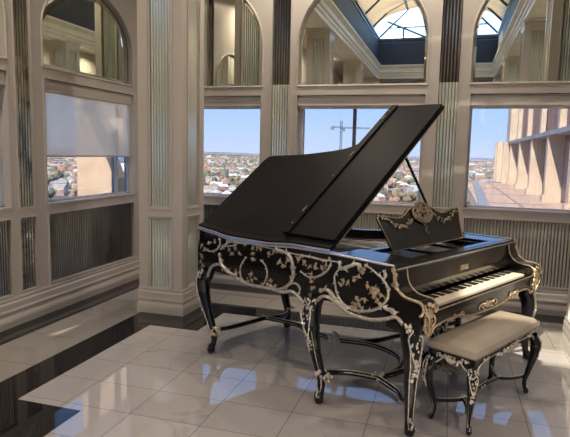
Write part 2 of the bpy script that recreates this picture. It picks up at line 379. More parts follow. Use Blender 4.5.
# ------------------------------------------------------------------ floor
fm=MB(); mats_f=[M['tile'],M['border'],M['blackm']]
def rect(x0,x1,y0,y1,mi): 
    if x1>x0 and y1>y0: fm.add([(x0,y0,0),(x1,y0,0),(x1,y1,0),(x0,y1,0)],[(0,1,2,3)],False,mi)
xs=sorted({XL,-3.525,-2.955,-2.648,-2.155,.73,1.04,1.53,2.15,XR}); ys=sorted({YF,-7.8,-3.2,-1.2,.5,1.62,2.46,2.80,4.472,5.08,5.40,5.945,YB,4.80})
def code(x,y):
    if x<-3.525 or y>5.945 or x>2.15 or y<-7.8: return 2
    if y>5.08 : 
        if y<5.40 and x>-2.955 and x<.73: return 2
        return 1
    if x<-2.955: return 1
    if x>1.04: return 0
    if x<-2.648: return 2
    if x<-2.155 and (y>4.472 or 1.0<y<2.80 or -3.2<y<-1.2): return 2
    if x>.73 and x<1.04 and -7.8<y<2.46: return 2
    return 0
for i in range(len(xs)-1):
    for j in range(len(ys)-1):
        rect(xs[i],xs[i+1],ys[j],ys[j+1],code((xs[i]+xs[i+1])/2,(ys[j]+ys[j+1])/2))
fm.box(XL-.12,XR+.12,YF-.12,YB+.12,-.3,-.002,1)
struct(fm.build('floor',mats_f))

# ------------------------------------------------------------------ ceiling, beams, well, cornice
mb=MB(); t=.12
mb.box(XL-t,WX0-.5,YF-t,YB+t,ZC,ZC+t); mb.box(WX1+.5,XR+t,YF-t,YB+t,ZC,ZC+t)
mb.box(WX0-.5,WX1+.5,WY1+.45,YB+t,ZC,ZC+t); mb.box(WX0-.5,WX1+.5,YF-t,WY0-.5,ZC,ZC+t)
struct(mb.build('ceiling',M['ceil']))
# beam ring (soffit at 4.22) + cornice profile
mb=MB(); b0=4.22
mb.box(WX0-.5,WX0-.05,WY0-.5,WY1+.45,b0,4.62); mb.box(WX1+.05,WX1+.5,WY0-.5,WY1+.45,b0,4.62)
mb.box(WX0-.05,WX1+.05,WY1+.05,WY1+.45,b0,4.62); mb.box(WX0-.05,WX1+.05,WY0-.5,WY0-.05,b0,4.62)
cp=[(-.06,4.17),(.0,4.17),(.0,4.25),(.02,4.27),(.02,4.33),(.05,4.36),(.05,4.38),(.02,4.40),(.02,4.48),(.06,4.53),(.09,4.56),(.09,4.60),(.0,4.60),(-.06,4.61)]
def ring(mb,cp,inset=0):
    x0,x1,y0,y1=WX0,WX1,WY0,WY1; n=len(cp); vs=[]
    for (sx,sy,X,Y) in ((1,1,x0,y0),(-1,1,x1,y0),(-1,-1,x1,y1),(1,-1,x0,y1)):
        vs+=[(X+sx*d,Y+sy*d,z) for d,z in cp]
    fs=[(c*n+i,c*n+(i+1)%n,((c+1)%4)*n+(i+1)%n,((c+1)%4)*n+i) for c in range(4) for i in range(n)]
    mb.add(vs,fs)
ring(mb,cp); struct(mb.build('trim_3',M['cornice']))
mb=MB(); ring(mb,[(-.02,4.60),(-.02,5.42),(-.14,5.42),(-.14,4.60)]); struct(mb.build('wall_skylight',M['well']))
mb=MB(); ring(mb,[(.0,5.30),(.0,5.34),(-.03,5.34),(-.03,5.30)]); ring(mb,[(.01,5.40),(.01,5.46),(-.16,5.46),(-.16,5.40)]); struct(mb.build('trim_4',M['mull']))
# skylight roof: gable glazing on bars
sk=empty('skylight',((WX0+WX1)/2,(WY0+WY1)/2,5.46),'gabled glass skylight over the room, seen in the arched mirrors','skylight')
sl=Vector(sk.location); XM=(WX0+WX1)/2; ZR=7.3; XA,XB_=WX0-.1,WX1+.1; YA,YBk=WY0-.1,WY1+.1
bars=MB(); pan=MB()
def P(x,y,z): return (x-sl.x,y-sl.y,z-sl.z)
for k in range(8):
    y=YA+(YBk-YA)*k/7
    bars.tube([P(XA,y,5.46),P(XM,y,ZR),P(XB_,y,5.46)],.035,4)
for z,xh in ((5.46,1),(ZR,0),(6.38,.5)):
    for s in (-1,1):
        x=XM+s*(XB_-XM)*(xh); bars.tube([P(x,YA,z),P(x,YBk,z)],.035,4)
for y in (YA,YBk):
    bars.tube([P(XA,y,5.46),P(XB_,y,5.46)],.045,4); bars.tube([P(XA+.35,y,5.82),P(XB_-.35,y,5.82)],.025,4)
    bars.tube([P(-1.72,y,5.46),P(-1.72,y,5.82)],.03,4); bars.tube([P(-.95,y,5.46),P(-2.25,y,6.02)],.03,4); bars.tube([P(.4,y,5.46),P(.4,y,5.82)],.03,4)
bars.build('glazing_bar',M['mull'],sk)
for s in (-1,1):
    x=XB_ if s>0 else XA
    pan.add([P(x,YA,5.47),P(x,YBk,5.47),P(XM,YBk,ZR),P(XM,YA,ZR)],[(0,1,2,3)])
for y in (YA,YBk): pan.add([P(XA,y,5.47),P(XB_,y,5.47),P(XM,y,ZR)],[(0,1,2)])
pan.build('skylight_glass',M['skyglass'],sk)
# canvas shades under the glazing
NSH=11; SY0,SY1=WY0+1.0,WY1-.1; pit=(SY1-SY0)/NSH; HOLE=[]; SUN_PANELS=[2]
proto=None
for k in range(NSH):
    if k in HOLE: continue
    y0=SY0+k*pit+.0015; y1=SY0+(k+1)*pit-.0015; y=(y0+y1)/2
    if proto is None:
        mb=MB(); n=20; nv=6; hw=(WX1-WX0)/2+.07
        vs=[];hl=(y1-y0)/2
        for th_ in (0,.004):
            for j in range(nv+1):
                q=-hl+2*hl*j/nv; sag=.06*(1-(2*j/nv-1)**2)
                for i in range(n+1):
                    a=PI*i/n; vs.append((-hw*math.cos(a),q,5.50-5.46+.68*math.sin(a)-sag*math.sin(a)+th_))
        fs=[]; W_=n+1; Lh=(nv+1)*W_
        for o_ in (0,Lh):
            for j in range(nv):
                for i in range(n): fs.append((o_+j*W_+i,o_+j*W_+i+1,o_+(j+1)*W_+i+1,o_+(j+1)*W_+i))
        mb.add(vs[:Lh],[f for f in fs if max(f)<Lh],True)
        proto=mb.build('canvas_shade',M['vault'],None,(XM,y,5.46)); o=proto
    else:
        o=proto.copy(); C.objects.link(o); o.location=(XM,y,5.46)
        if k in SUN_PANELS: 
            o.data=proto.data.copy(); o.data.materials.append(M['sunleak'])
            for pg in o.data.polygons:
                if -.95<pg.center.x<.45: pg.material_index=1
    tag(o,'tan canvas shade vaulted under the skylight glass, reflected in the mirrors','skylight shade','canvas shades under the skylight')
# downlights in the aisle ceiling
def downlight(x,y,lab,grp):
    root=empty('downlight',(x,y,ZC-.004),lab,'ceiling light',grp)
    mb=MB(); mb.tube([(.06*math.cos(2*PI*k/20),.06*math.sin(2*PI*k/20),0) for k in range(20)],.008,5,closed=True); mb.build('trim_ring',M['whitem'],root)
    mb=MB(); mb.prism([(.05*math.cos(2*PI*k/16),.05*math.sin(2*PI*k/16)) for k in range(16)],lambda a,b:(a,b,.0),lambda a,b:(a,b,.003)); mb.build('lamp_lens',M['lamp'],root)
    l=bpy.data.lights.new('downlight_lamp','AREA'); l.shape='DISK'; l.size=.10; l.energy=LAMP_W; l.color=(1,.86,.70); l.spread=2.6
    o=bpy.data.objects.new('lamp',l); C.objects.link(o); o.parent=root; o.location=(0,0,-.012)
LAMP_W=5
lm=bpy.data.materials.new('lamp_lens'); lm.use_nodes=True; lb=lm.node_tree.nodes['Principled BSDF']; lb.inputs['Emission Color'].default_value=(1,.85,.62,1); lb.inputs['Emission Strength'].default_value=3; M['lamp']=lm
for y in (3.2,1.08,-1.04,-3.16): downlight(-3.38,y,'small round downlight in the left aisle ceiling, seen only in mirrors','left aisle downlights')
for x in (-1.9,-.2): downlight(x,5.76,'small round downlight in the back aisle ceiling above the windows','back aisle downlights')
for y in (3.4,1.08,-1.04,-3.16): downlight(2.0,y,'small round downlight in the right aisle ceiling, out of the view','right aisle downlights')
# ------------------------------------------------------------------ columns
def column(x0,y0,label,group=None):
    w=.485; root=empty('column',(x0+w/2,y0+w/2,0),label,'pillar',group); H=b0-.002
    core=MB(); core.box(-w/2+.03,w/2-.03,-w/2+.03,w/2-.03,0,H)
    strips=MB(); a=.12
    for q in range(4):
        c_,s_=round(math.cos(q*PI/2)),round(math.sin(q*PI/2))
        def T(s,z,d,c_=c_,s_=s_): # face looking -y rotated
            X,Y=s,-w/2-d; return (X*c_-Y*s_, X*s_+Y*c_, z)
        we=w/2-(.031 if q%2 else 0)
        for s0,s1,z0,z1 in ((-we,-a,0,H),(a,we,0,H),(-a,a,0,.265),(-a,a,.98,1.085),(-a,a,4.02,H)):
            wbox(core,T,s0,s1,z0,z1,-.031,0)
        for z0,z1 in ((.265,.98),(1.085,4.02)):
            for s0,s1,q0,q1 in ((-a-.022,-a-.008,z0-.022,z1+.022),(a+.008,a+.022,z0-.022,z1+.022),(-a-.008,a+.008,z0-.022,z0-.008),(-a-.008,a+.008,z1+.008,z1+.022)):
                wbox(core,T,s0,s1,q0,q1,0,.008)
            for s0,s1,q0,q1 in ((-a,-a+.012,z0,z1),(a-.012,a,z0,z1),(-a,a,z0,z0+.012),(-a,a,z1-.012,z1)):
                wbox(core,T,s0,s1,q0,q1,-.03,-.004)
            flute(strips,T,-a+.012,a-.012,z0+.012,z1-.012,pitch=.031,d=-.024)
    core.build('shaft',M['cream'],root)
    strips.build('fluted_mirror_strip',[M['flute'],M['groove']],root)
    bmB=MB(); n=len(prof)
    def rg(pr):
        vs=[]
        for sx,sy in ((-1,-1),(1,-1),(1,1),(-1,1)):
            vs+=[(sx*(w/2+d),sy*(w/2+d),z) for d,z in pr]
        m=len(pr); bmB.add(vs,[(c*m+i,c*m+(i+1)%m,((c+1)%4)*m+(i+1)%m,((c+1)%4)*m+i) for c in range(4) for i in range(m)])
    rg([(d*.4,z) for d,z in prof]); rg([(0,H),(.03,H),(.03,H-.03),(.012,H-.05),(.012,H-.09),(0,H-.1)])
    bmB.build('base_and_cap_moulding',M['cream'],root)
    return root
column(-2.985,4.84,'cream square pillar with fluted mirror strips, left of the piano')
column(1.06,4.80,'cream pillar at the right edge of the photo, sunlit along its left side')
for y in (.83,-3.2,-6.6):
    column(-2.995,y,'cream pillar of the left row behind the camera, seen only in the mirrors','pillars seen in the mirrors')
    column(1.17,y,'cream pillar of the right row behind the camera, seen only in the mirrors','pillars seen in the mirrors on the right')

# ------------------------------------------------------------------ PIANO (local: x along the keyboard bass->treble, y towards the tail)
PR=math.atan2(.881,.474)
piano=empty('grand_piano',(-.277,3.30,0),'black ornate grand piano with silver-gilt scrollwork and raised lid','piano',None,PR)
EB,GD=M['ebony'],M['gold']
def ztop(v):
    pts=[(-.05,.995),(.0,.995),(.45,1.0),(.8,.995),(1.16,.968),(1.55,.962),(1.8,.985),(1.96,.998),(2.1,.998)]
    for i in range(len(pts)-1):
        if v<=pts[i+1][0]:
            a,b=pts[i],pts[i+1]; t=(v-a[0])/(b[0]-a[0]); t=max(0,min(1,t)); t=t*t*(3-2*t); return a[1]+(b[1]-a[1])*t
    return .998
bent=[(1.70,0),(1.70,.5),(1.66,.62),(1.45,.80),(1.20,1.01),(1.10,1.14),(1.04,1.37),(1.0,1.58),(.985,1.80),(.96,1.93)]
# spine side panel with curved apron
edge=[(2.0,.40),(1.94,.56),(1.88,.60),(1.832,.587),(1.773,.675),(1.696,.717),(1.607,.717),(1.49,.668),(1.337,.628),(1.191,.629),(1.041,.640),(.933,.637),(.83,.66),(.745,.62),(.70,.54),(.66,.50),(.62,.53),(.605,.60),(.579,.657),(.529,.688),(.459,.682),(.389,.650),(.331,.625),(.24,.615),(.13,.62),(.03,.65),(-.04,.675),(-.09,.64),(-.12,.60),(-.17,.60)]
edge[0]=(1.955,.52); edge[1]=(1.93,.55); edge[2]=(1.89,.555); edge[3]=(1.84,.57)
def bul(z,v):
    # outward bulge of the case side
    t=max(0,min(1,(z-.5)/.5)); return -.018-.022*math.sin(PI*t)
mb=MB(); nz=8
E2=[(p.x,p.y) for p in spline([(a,b,0) for a,b in edge],4)]
def zbot(v):
    best=None
    for i in range(len(E2)-1):
        a,b=E2[i],E2[i+1]
        if (a[0]-v)*(b[0]-v)<=0 and a[0]!=b[0]:
            z=a[1]+(b[1]-a[1])*(v-a[0])/(b[0]-a[0]); best=z if best is None else max(best,z)
    return best if best is not None else .55
cols=[]
vv=[-.0+1.955*i/120 for i in range(121)]
for side in (0,1):
    for v in vv:
        zb,zt=zbot(v),ztop(v)
        for j in range(nz+1):
            z=zb+(zt-zb)*j/nz; cols.append((bul(z,v)+(.055 if side else 0),v,z))
n=len(vv); Wd=nz+1; fs=[]
for sd in (0,1):
    o_=sd*n*Wd
    for i in range(n-1):
        for j in range(nz): fs.append((o_+i*Wd+j,o_+(i+1)*Wd+j,o_+(i+1)*Wd+j+1,o_+i*Wd+j+1))
for i in range(n-1):
    for j in (0,nz): fs.append((i*Wd+j,(i+1)*Wd+j,n*Wd+(i+1)*Wd+j,n*Wd+i*Wd+j))
for i in (0,n-1):
    for j in range(nz): fs.append((i*Wd+j,i*Wd+j+1,n*Wd+i*Wd+j+1,n*Wd+i*Wd+j))
mb.add(cols,fs,False)
# bentside + tail rim
pts=[(p.x,p.y) for p in spline([(a,b,0) for a,b in bent],5)]+[(.90,1.955),(.70,1.96),(.3,1.96),(-.04,1.955)]
Rm=[]
def offs(pts,d):
    out=[]
    for i in range(len(pts)):
        a=Vector(pts[max(i-1,0)]); b=Vector(pts[min(i+1,len(pts)-1)]); t=(b-a).normalized(); out.append((pts[i][0]-t.y*d*1.0,pts[i][1]+t.x*d))
    return out
inn=offs(pts,.055); m=len(pts)
def zlow(i): 
    return .62+.04*math.sin(i/m*PI*3)
vs=[(x,y,zlow(i)) for i,(x,y) in enumerate(pts)]+[(x,y,ztop(0) if y<1.2 else .998) for x,y in pts]+[(x,y,zlow(i)) for i,(x,y) in enumerate(inn)]+[(x,y,.995) for x,y in inn]
fs=[]
for i in range(m-1):
    fs+=[(i,i+1,m+i+1,m+i),(2*m+i,3*m+i,3*m+i+1,2*m+i+1),(m+i,m+i+1,3*m+i+1,3*m+i),(i,2*m+i,2*m+i+1,i+1)]
mb.add(vs,fs)
case=mb.build('case',EB,piano)
# underside board
mb=MB(); poly=[(0.01,.0)]+[(x-.01 if x>.5 else x+.02,min(y,1.93)) for x,y in pts]
mb.prism(poly,lambda x,y:(x,y,.66),lambda x,y:(x,y,.70)); mb.build('bottom_board',EB,piano)
# soundboard, plate, strings
inp=[(.02,.5)]+[(x,y) for x,y in inn if y>.5]; inp=[(x,min(y,1.92)) for x,y in inp]
mb=MB(); mb.prism(inp,lambda x,y:(x,y,.84),lambda x,y:(x,y,.852)); mb.build('soundboard',M['sound'],piano)
mb=MB()
mb.box(.03,1.62,.14,.56,.86,.895)
for k in range(5):
    u=.15+.33*k; e=1.75-.0*k if u<.95 else (1.75-1.6*(u-.95)); e=max(e,.8)
    mb.tube([(u,.5,.90),(u*.9+.03,e,.90)],.014,6)
mb.tube([(.06,.56,.9),(.06,1.8,.9),(.5,1.88,.9),(.88,1.8,.9),(.93,1.4,.9),(1.1,.98,.9),(1.5,.66,.9),(1.6,.56,.9)],.022,6)
mb.build('iron_plate',M['plate'],piano)
mb=MB()
for k in range(70):
    u=.08+1.46*k/69; e=1.78 if u<.8 else max(.72,1.78-1.45*(u-.8))
    mb.tube([(u,.30,.915),(u*.86+.05,e,.905)],.0012,3)
o=mb.build('strings',M['string'],piano); o['kind']='stuff'
mb=MB()
for k in range(70):
    for r_ in (0,1):
        u=.08+1.46*k/69; mb.tube([(u,.20+.03*r_,.895),(u,.20+.03*r_,.93)],.0035,5)
mb.build('tuning_pins',M['string'],piano)['kind']='stuff'
# top frame: side boards, front rail, cross rail and desk support
mb=MB()
mb.box(-.015,.30,.02,.50,.972,.992); bevel(mb.build('side_board',EB,piano),.004)
mb=MB(); mb.box(1.42,1.69,.02,.50,.972,.992); bevel(mb.build('side_board',EB,piano),.004)
mb=MB(); mb.box(.30,1.42,.02,.085,.955,.992); mb.box(-.015,1.69,-.012,.02,.955,.99); mb.box(.30,1.42,.42,.47,.955,.985)
for u in (.33,.68,1.02,1.36): mb.box(u-.02,u+.02,.085,.42,.958,.978)
bevel(mb.build('desk_frame',EB,piano),.004)
mb=MB(); mb.box(-.01,1.685,-.018,-.011,.966,.976); mb.build('front_moulding',M['goldline'],piano)
# fallboard
mb=MB(); pr=[(.03,.955),(.004,.952),(.0,.90),(-.006,.83),(.0,.775),(.03,.77)]
mb.prism(pr,lambda v,z:(.14,v,z),lambda v,z:(1.60,v,z)); fb=mb.build('fallboard',mat('fallboard_lacquer',(.03,.021,.014),.2,coat=.3),piano)
mb=MB(); mb.box(.80,.90,-.0135,-.005,.855,.89); mb.build('maker_plaque',M['brass'],fb)
# arms (cheeks)
arm=[(.03,.99),(.0,.985),(-.012,.95),(-.018,.91),(-.035,.87),(-.065,.84),(-.10,.822),(-.15,.815),(-.19,.812),(-.215,.795),(-.222,.77),(-.215,.745),(-.20,.73),(-.20,.62),(-.15,.60),(.03,.62)]
arm3=[(p.x,p.y) for p in spline([(a,b,0) for a,b in arm],3)]
for u0,u1 in ((-.04,.10),(1.585,1.715)):
    mb=MB(); mb.prism(arm3,lambda v,z:(u0,v,z),lambda v,z:(u1,v,z)); a_=bevel(mb.build('arm',EB,piano),.006)
    mb=MB(); gl=[(p.x,p.y) for p in spline([(a,b,0) for a,b in arm[1:13]],5)]
    out_,in_=(u0-.003,u1) if u0<.5 else (u1+.003,u0)
    mb.tube([(out_,v,z) for v,z in gl],[.0085]*len(gl),6); mb.tube([(in_,v,z) for v,z in gl],[.005]*len(gl),6)
    mid=(u0+u1)/2; ra=random.Random(5)
    for i in range(80):
        t=ra.random(); z=.80-.19*t; v=-.226+.02*t+ra.uniform(-.006,.006); w_=.058*(1-.55*t)
        mb.ball((mid+ra.uniform(-w_,w_),v,z),ra.uniform(.006,.011),1,.8,1.3,6,4)
    for s_ in (-1,1):
        mb.tube(spline([(mid+s_*.055,-.22,.80),(mid+s_*.062,-.236,.765),(mid+s_*.035,-.238,.745),(mid+s_*.03,-.232,.775)],5),.006,6)
        mb.tube(spline([(mid+s_*.05,-.222,.72),(mid+s_*.058,-.226,.68),(mid+s_*.02,-.222,.64),(mid,-.215,.60)],5),.0055,6)
    for i in range(16):
        t=ra.random(); mb.ball((out_+ra.uniform(-.004,.012)*(1 if u0<.5 else -1),-.004-.03*t+ra.uniform(-.008,.008),.978-.12*t),ra.uniform(.007,.013),.8,1,1.2,6,4)
    mb.build('arm_carving',M['brass'],a_)
# keybed, key blocks, keyslip
mb=MB(); mb.box(.09,1.61,-.17,.05,.665,.71); mb.box(.09,.165,-.165,.0,.71,.775); mb.box(1.575,1.61,-.165,.0,.71,.775)
bevel(mb.build('keybed',EB,piano),.004)
mb=MB(); sp=[(.05,.735),(.05,.60),(.09,.585),(.13,.62),(.20,.635),(.32,.638),(.45,.628),(.56,.61),(.66,.60),(.85,.597),(1.04,.60),(1.14,.61),(1.25,.628),(1.38,.638),(1.50,.635),(1.57,.62),(1.61,.585),(1.66,.60),(1.66,.735)]
mb.prism(sp,lambda u,z:(u,-.195,z),lambda u,z:(u,-.170,z)); ks=bevel(mb.build('keyslip',EB,piano),.003)
mb=MB(); low=[(p.x,p.y) for p in spline([(a,b,0) for a,b in sp[1:-1]],3)]
mb.tube([(u,-.197,z+.006) for u,z in low],.008,6); mb.tube([(.08,-.197,.728),(1.62,-.197,.728)],.005,6)
for cx,sc in ((.85,1.0),(.42,.55),(1.28,.55)):
    for i in range(int(44*sc)):
        a=random.uniform(0,2*PI); rr=random.uniform(0,1)
        mb.ball((cx+.11*sc*rr*math.cos(a),-.205,.645+.028*sc*rr*math.sin(a)),.008,1.2,.8,.8,6,4)
    for s in (-1,1):
        mb.tube([p for p in spline([(cx+s*.03*sc,-.2,.64),(cx+s*.09*sc,-.204,.665),(cx+s*.14*sc,-.202,.64),(cx+s*.12*sc,-.2,.622)],4)],.004,5)
mb.build('keyslip_carving',M['brass'],ks)
# keys
K0,KW=.172,.02675
mb=MB(); mb.box(.0008,KW-.0008,-.158,.0,.715,.745); wk=bevel(mb.build('white_key',M['ivory'],piano,(K0,0,0)),.0015,2)
for i in range(1,52):
    o=wk.copy(); C.objects.link(o); o.parent=piano; o.location=(K0+i*KW,0,0)
mb=MB(); mb.prism([(-.080,.742),(-.075,.752),(-.003,.752),(-.003,.742)],lambda v,z:(-.005,v,z),lambda v,z:(.005,v,z)); bk=None
for i in range(51):
    if (i+5)%7 in (0,1,3,4,5) or False:
        if bk is None: bk=bevel(mb.build('black_key',M['blackkey'],piano,(K0+(i+1)*KW,0,0)),.001,2)
        else:
            o=bk.copy(); C.objects.link(o); o.parent=piano; o.location=(K0+(i+1)*KW,0,0)
# ---- gilt scrollwork on the spine side
def S(v,z,o=.006): return (bul(z,v)-o,v,z)
gm=MB()
for pl_,r in (([(1.96,.560),(1.955,.70),(1.955,.985)],.006),):
    gm.tube([(-.03,v,z) for v,z in pl_],r,6)
gm.tube([(-.026,v,ztop(v)-.004) for v in [1.955*i/60 for i in range(61)]],.0085,6)
gm.build('rim_moulding',M['goldline'],case)
gm=MB()
gm.tube([S(v,z,.004) for v,z in [(1.425,.945),(1.277,.955),(1.099,.95),(.839,.945),(.62,.945)]],.005,5)
gm.tube([S(v,z,.004) for v,z in [(.58,.944),(.42,.95)]],.005,5)
ed=[(v,z) for v,z in E2 if -.10<v<1.84]
gm.tube([S(v,z+.014,.003) for v,z in ed],.013,7)
gm.build('apron_moulding',GD,case)
scr=[[(1.853, .843), (1.79, .827), (1.713, .847), (1.662, .892), (1.675, .945)], [(1.652, .818), (1.637, .764), (1.592, .715), (1.519, .69), (1.448, .684)], [(1.58, .912), (1.566, .945), (1.495, .95), (1.453, .936), (1.494, .914), (1.58, .900)], [(1.638, .867), (1.609, .899), (1.537, .937), (1.425, .945), (1.343, .945)], [(1.333, .844), (1.386, .777), (1.393, .694), (1.345, .65), (1.204, .64), (1.121, .681), (1.088, .756), (1.107, .813), (1.158, .847)], [(1.079, .68), (.969, .663), (.865, .717), (.822, .786), (.831, .858), (.86, .916), (.93, .945), (1.007, .955)], [(.865, .717), (.798, .741), (.753, .717), (.763, .674)], [(.745, .833), (.679, .809), (.596, .824), (.517, .877), (.489, .935), (.505, .965)], [(.749, .947), (.642, .945), (.529, .941)], [(.412, .947), (.405, .911), (.346, .931), (.283, .961), (.255, .955)], [(.411, .91), (.447, .858), (.434, .792), (.413, .735), (.363, .685), (.296, .664), (.206, .672), (.128, .696), (.063, .738), (.024, .8), (.031, .855), (.066, .897), (.114, .924), (.167, .95), (.206, .962)], [(.066, .897), (.051, .928), (.069, .949)], [(.556, .737), (.502, .751), (.461, .733), (.411, .689), (.333, .668)], [(.071, .744), (.029, .725), (-.01, .729), (-.03, .714)]]
thick={1:.017,5:.014,9:.015,10:.010,12:.015,13:.013}
gm=MB()
for i,c in enumerate(scr):
    P3=spline([(0,v,z) for v,z in c],5); r=thick.get(i,.0085); n_=len(P3)
    gm.tube([S(p.y,p.z,.004) for p in P3],[r*(.45+.55*math.sin(PI*min(1,(k+1)/(n_*.55))*.5) if k<n_/2 else r and r*(.45+.55*math.sin(PI*.5*min(1,(n_-k)/(n_*.55)))) /r) if False else r*(.5+.5*math.sin(PI*(k+.6)/(n_+.2))) for k in range(n_)],7,squash=.9)
    for e in (c[0],c[-1]): gm.ball(S(*e,.008),r*1.15,.7,1,1,7,5)
    # leaf barbs
    for k in range(3,n_-2,5):
        p=P3[k]; q=P3[min(k+2,n_-1)]; d=Vector((q.y-p.y,q.z-p.z)); 
        if d.length<1e-4: continue
        d.normalize(); s=1 if (k//5)%2 else -1
        e=(p.y-d.y*s*r*2.2+d.x*r*1.5,p.z+d.x*s*r*2.2+d.y*r*1.5)
        gm.tube([S(p.y,p.z,.006),S(*e,.005)],[r*.75,r*.2],5)
gm.build('scrollwork',GD,case)
flw=[(1.806, .892), (1.729, .911), (1.853, .837), (1.89, .773), (1.883, .686), (1.609, .881), (1.536, .876), (1.466, .901), (1.41, .863), (1.507, .849), (1.448, .684), (1.263, .925), (1.262, .885), (1.253, .842), (1.173, .931), (1.085, .911), (1.212, .942), (1.037, .935), (.966, .945), (.927, .843), (.963, .87), (.883, .896), (.842, .845), (1.258, .682), (1.259, .726), (1.043, .713), (1.005, .668), (1.054, .676), (.761, .941), (.782, .915), (.811, .796), (1.435, .714), (1.476, .688), (.725, .905), (.671, .882), (.619, .883), (.557, .885), (.528, .913), (.648, .83), (.646, .783), (.638, .737), (.653, .686), (.662, .636), (.369, .834), (.332, .834), (.287, .857), (.252, .885), (.227, .919), (.246, .945), (.387, .808), (.179, .84), (.135, .82), (.122, .801), (.101, .827), (.074, .803), (.098, .763), (.271, .704), (.254, .745), (.192, .75), (.26, .677), (.206, .681), (.288, .678), (.234, .705), (.027, .855), (-.004, .882),(1.22,.70),(1.30,.66),(1.90,.86),(1.905,.72),(1.895,.64),(.70,.60),(.655,.58),(.67,.54)]
gm=MB()
def flower(mbx,fn,v,z,r):
    for k in range(5):
        a=2*PI*k/5+v*9; c=fn(v+math.cos(a)*r*.62,z+math.sin(a)*r*.62,.006); mbx.ball(c,r*.50,.6,1,1,6,4)
    mbx.ball(fn(v,z,.016),r*.32,1,1,1,6,4)
big={(.135,.82):.024}
for i,(v,z) in enumerate(flw):
    r=random.uniform(.011,.0165); r=big.get((v,z),r); flower(gm,S,v,z,r)
    a=random.uniform(0,2*PI); flower(gm,S,v+math.cos(a)*r*1.7,min(.94,z+math.sin(a)*r*1.7),r*.55)
    for k in range(3):
        a=random.uniform(0,2*PI); gm.tube([S(v,z,.004),S(v+math.cos(a)*r*1.9,z+math.sin(a)*r*1.9,.003)],[.006,.002],4)
gm.build('flower_garland',mat('flower_gilt',(.66,.55,.40),.32,metal=.85,noise=(.36,.27,.17),ns=60,bump=.5,bs=150),case)
# same scroll language on the treble/tail sides (simple swags)
gm=MB()
tp=offs(pts,-.008)
gm.tube([(x,y,zlow(i)+.012) for i,(x,y) in enumerate(tp)],.011,6); gm.tube([(x,y,.985) for x,y in tp],.006,6)
for c0 in range(4,m-6,7):
    x,y=tp[c0]
    for k in range(7):
        a=2*PI*k/7; q=tp[min(m-1,max(0,c0+round(1.5*math.cos(a))))]; gm.ball((q[0],q[1],.82+.06*math.sin(a)),.018,1,1,1,6,4)
gm.build('side_carving',GD,case)
# ---- legs
def cabriole(parent,fu,fv,tu,tv,ztop_=.64,name='leg',sc=1.0,M1=EB,ku=0,kv=0):
    """foot at fu,fv; top at tu,tv ; knee bulges outward by ku,kv"""
    H=ztop_; mbx=MB()
    path=[(tu,tv,H),(tu+ku*.8,tv+kv*.8,H*.86),(tu*.7+fu*.3+ku,tv*.7+fv*.3+kv,H*.70),(tu*.45+fu*.55+ku*.45,tv*.45+fv*.55+kv*.45,H*.48),(fu-ku*.1,fv-kv*.1,H*.26),(fu-ku*.05,fv-kv*.05,H*.14),(fu+ku*.35,fv+kv*.35,H*.075),(fu+ku*.2,fv+kv*.2,.012)]
    rad=[.062,.066,.056,.040,.029,.026,.034,.030]
    Pp=spline(path,5); n_=len(Pp); rr=[]
    for i in range(n_):
        t=i/(n_-1)*(len(rad)-1); j=min(int(t),len(rad)-2); rr.append((rad[j]+(rad[j+1]-rad[j])*(t-j))*sc)
    mbx.tube(Pp,rr,10); lg=mbx.build(name,M1,parent)
    g=MB(); d=Vector((ku,kv,0)); d=d.normalized() if d.length>0 else Vector((-1,0,0)); sd=Vector((-d.y,d.x,0))
    for s in (-.7,.7):
        pp=[p+d*r_*.74+sd*s*r_*.82 for p,r_ in zip(Pp,rr)]
        g.tube(pp[:-5],.0045*sc,5)
    for i in range(int(70)):
        if i<46: t=abs(random.gauss(0,.11)); w_=1
        else: t=random.uniform(.30,.42); w_=.6
        k=min(n_-1,int(t*(n_-1))); p=Pp[k]; a=random.uniform(-.95,.95)*w_*(1 if t<.1 else .7)
        q=p+d*rr[k]*math.cos(a)+sd*rr[k]*math.sin(a)+Vector((0,0,random.uniform(-.012,.006))); g.ball(q,random.uniform(.006,.0105)*(sc*.6+.4),1,1,1.4,6,4)
    for s in (-1,1):
        g.tube(spline([Pp[2]+d*rr[2]+sd*s*.01,Pp[4]+d*rr[4]*.9+sd*s*.045*sc,Pp[8]+d*rr[8]*.9+sd*s*.03*sc,Pp[11]+d*rr[11]+sd*s*.004],4),.006*sc,5)
    for k in range(6): g.ball(Pp[-12+k]+d*rr[-12+k]*1.0+sd*random.uniform(-.01,.01),.008*sc,1,1,1.4,6,4)
    g.build('leg_carving',GD,lg)
    return lg
cabriole(piano,-.095,1.667,-.005,1.86,.66,ku=-.035,kv=.03)
cabriole(piano,-.12,.47,-.02,.635,.66,ku=-.04,kv=-.0)
cabriole(piano,-.045,-.165,.01,-.10,.66,ku=-.02,kv=-.035)
cabriole(piano,.81,1.70,.83,1.80,.66,ku=.02,kv=.035)
cabriole(piano,1.66,.42,1.62,.45,.66,ku=.035,kv=.0)
cabriole(piano,1.73,-.15,1.69,-.10,.66,ku=.02,kv=-.035)
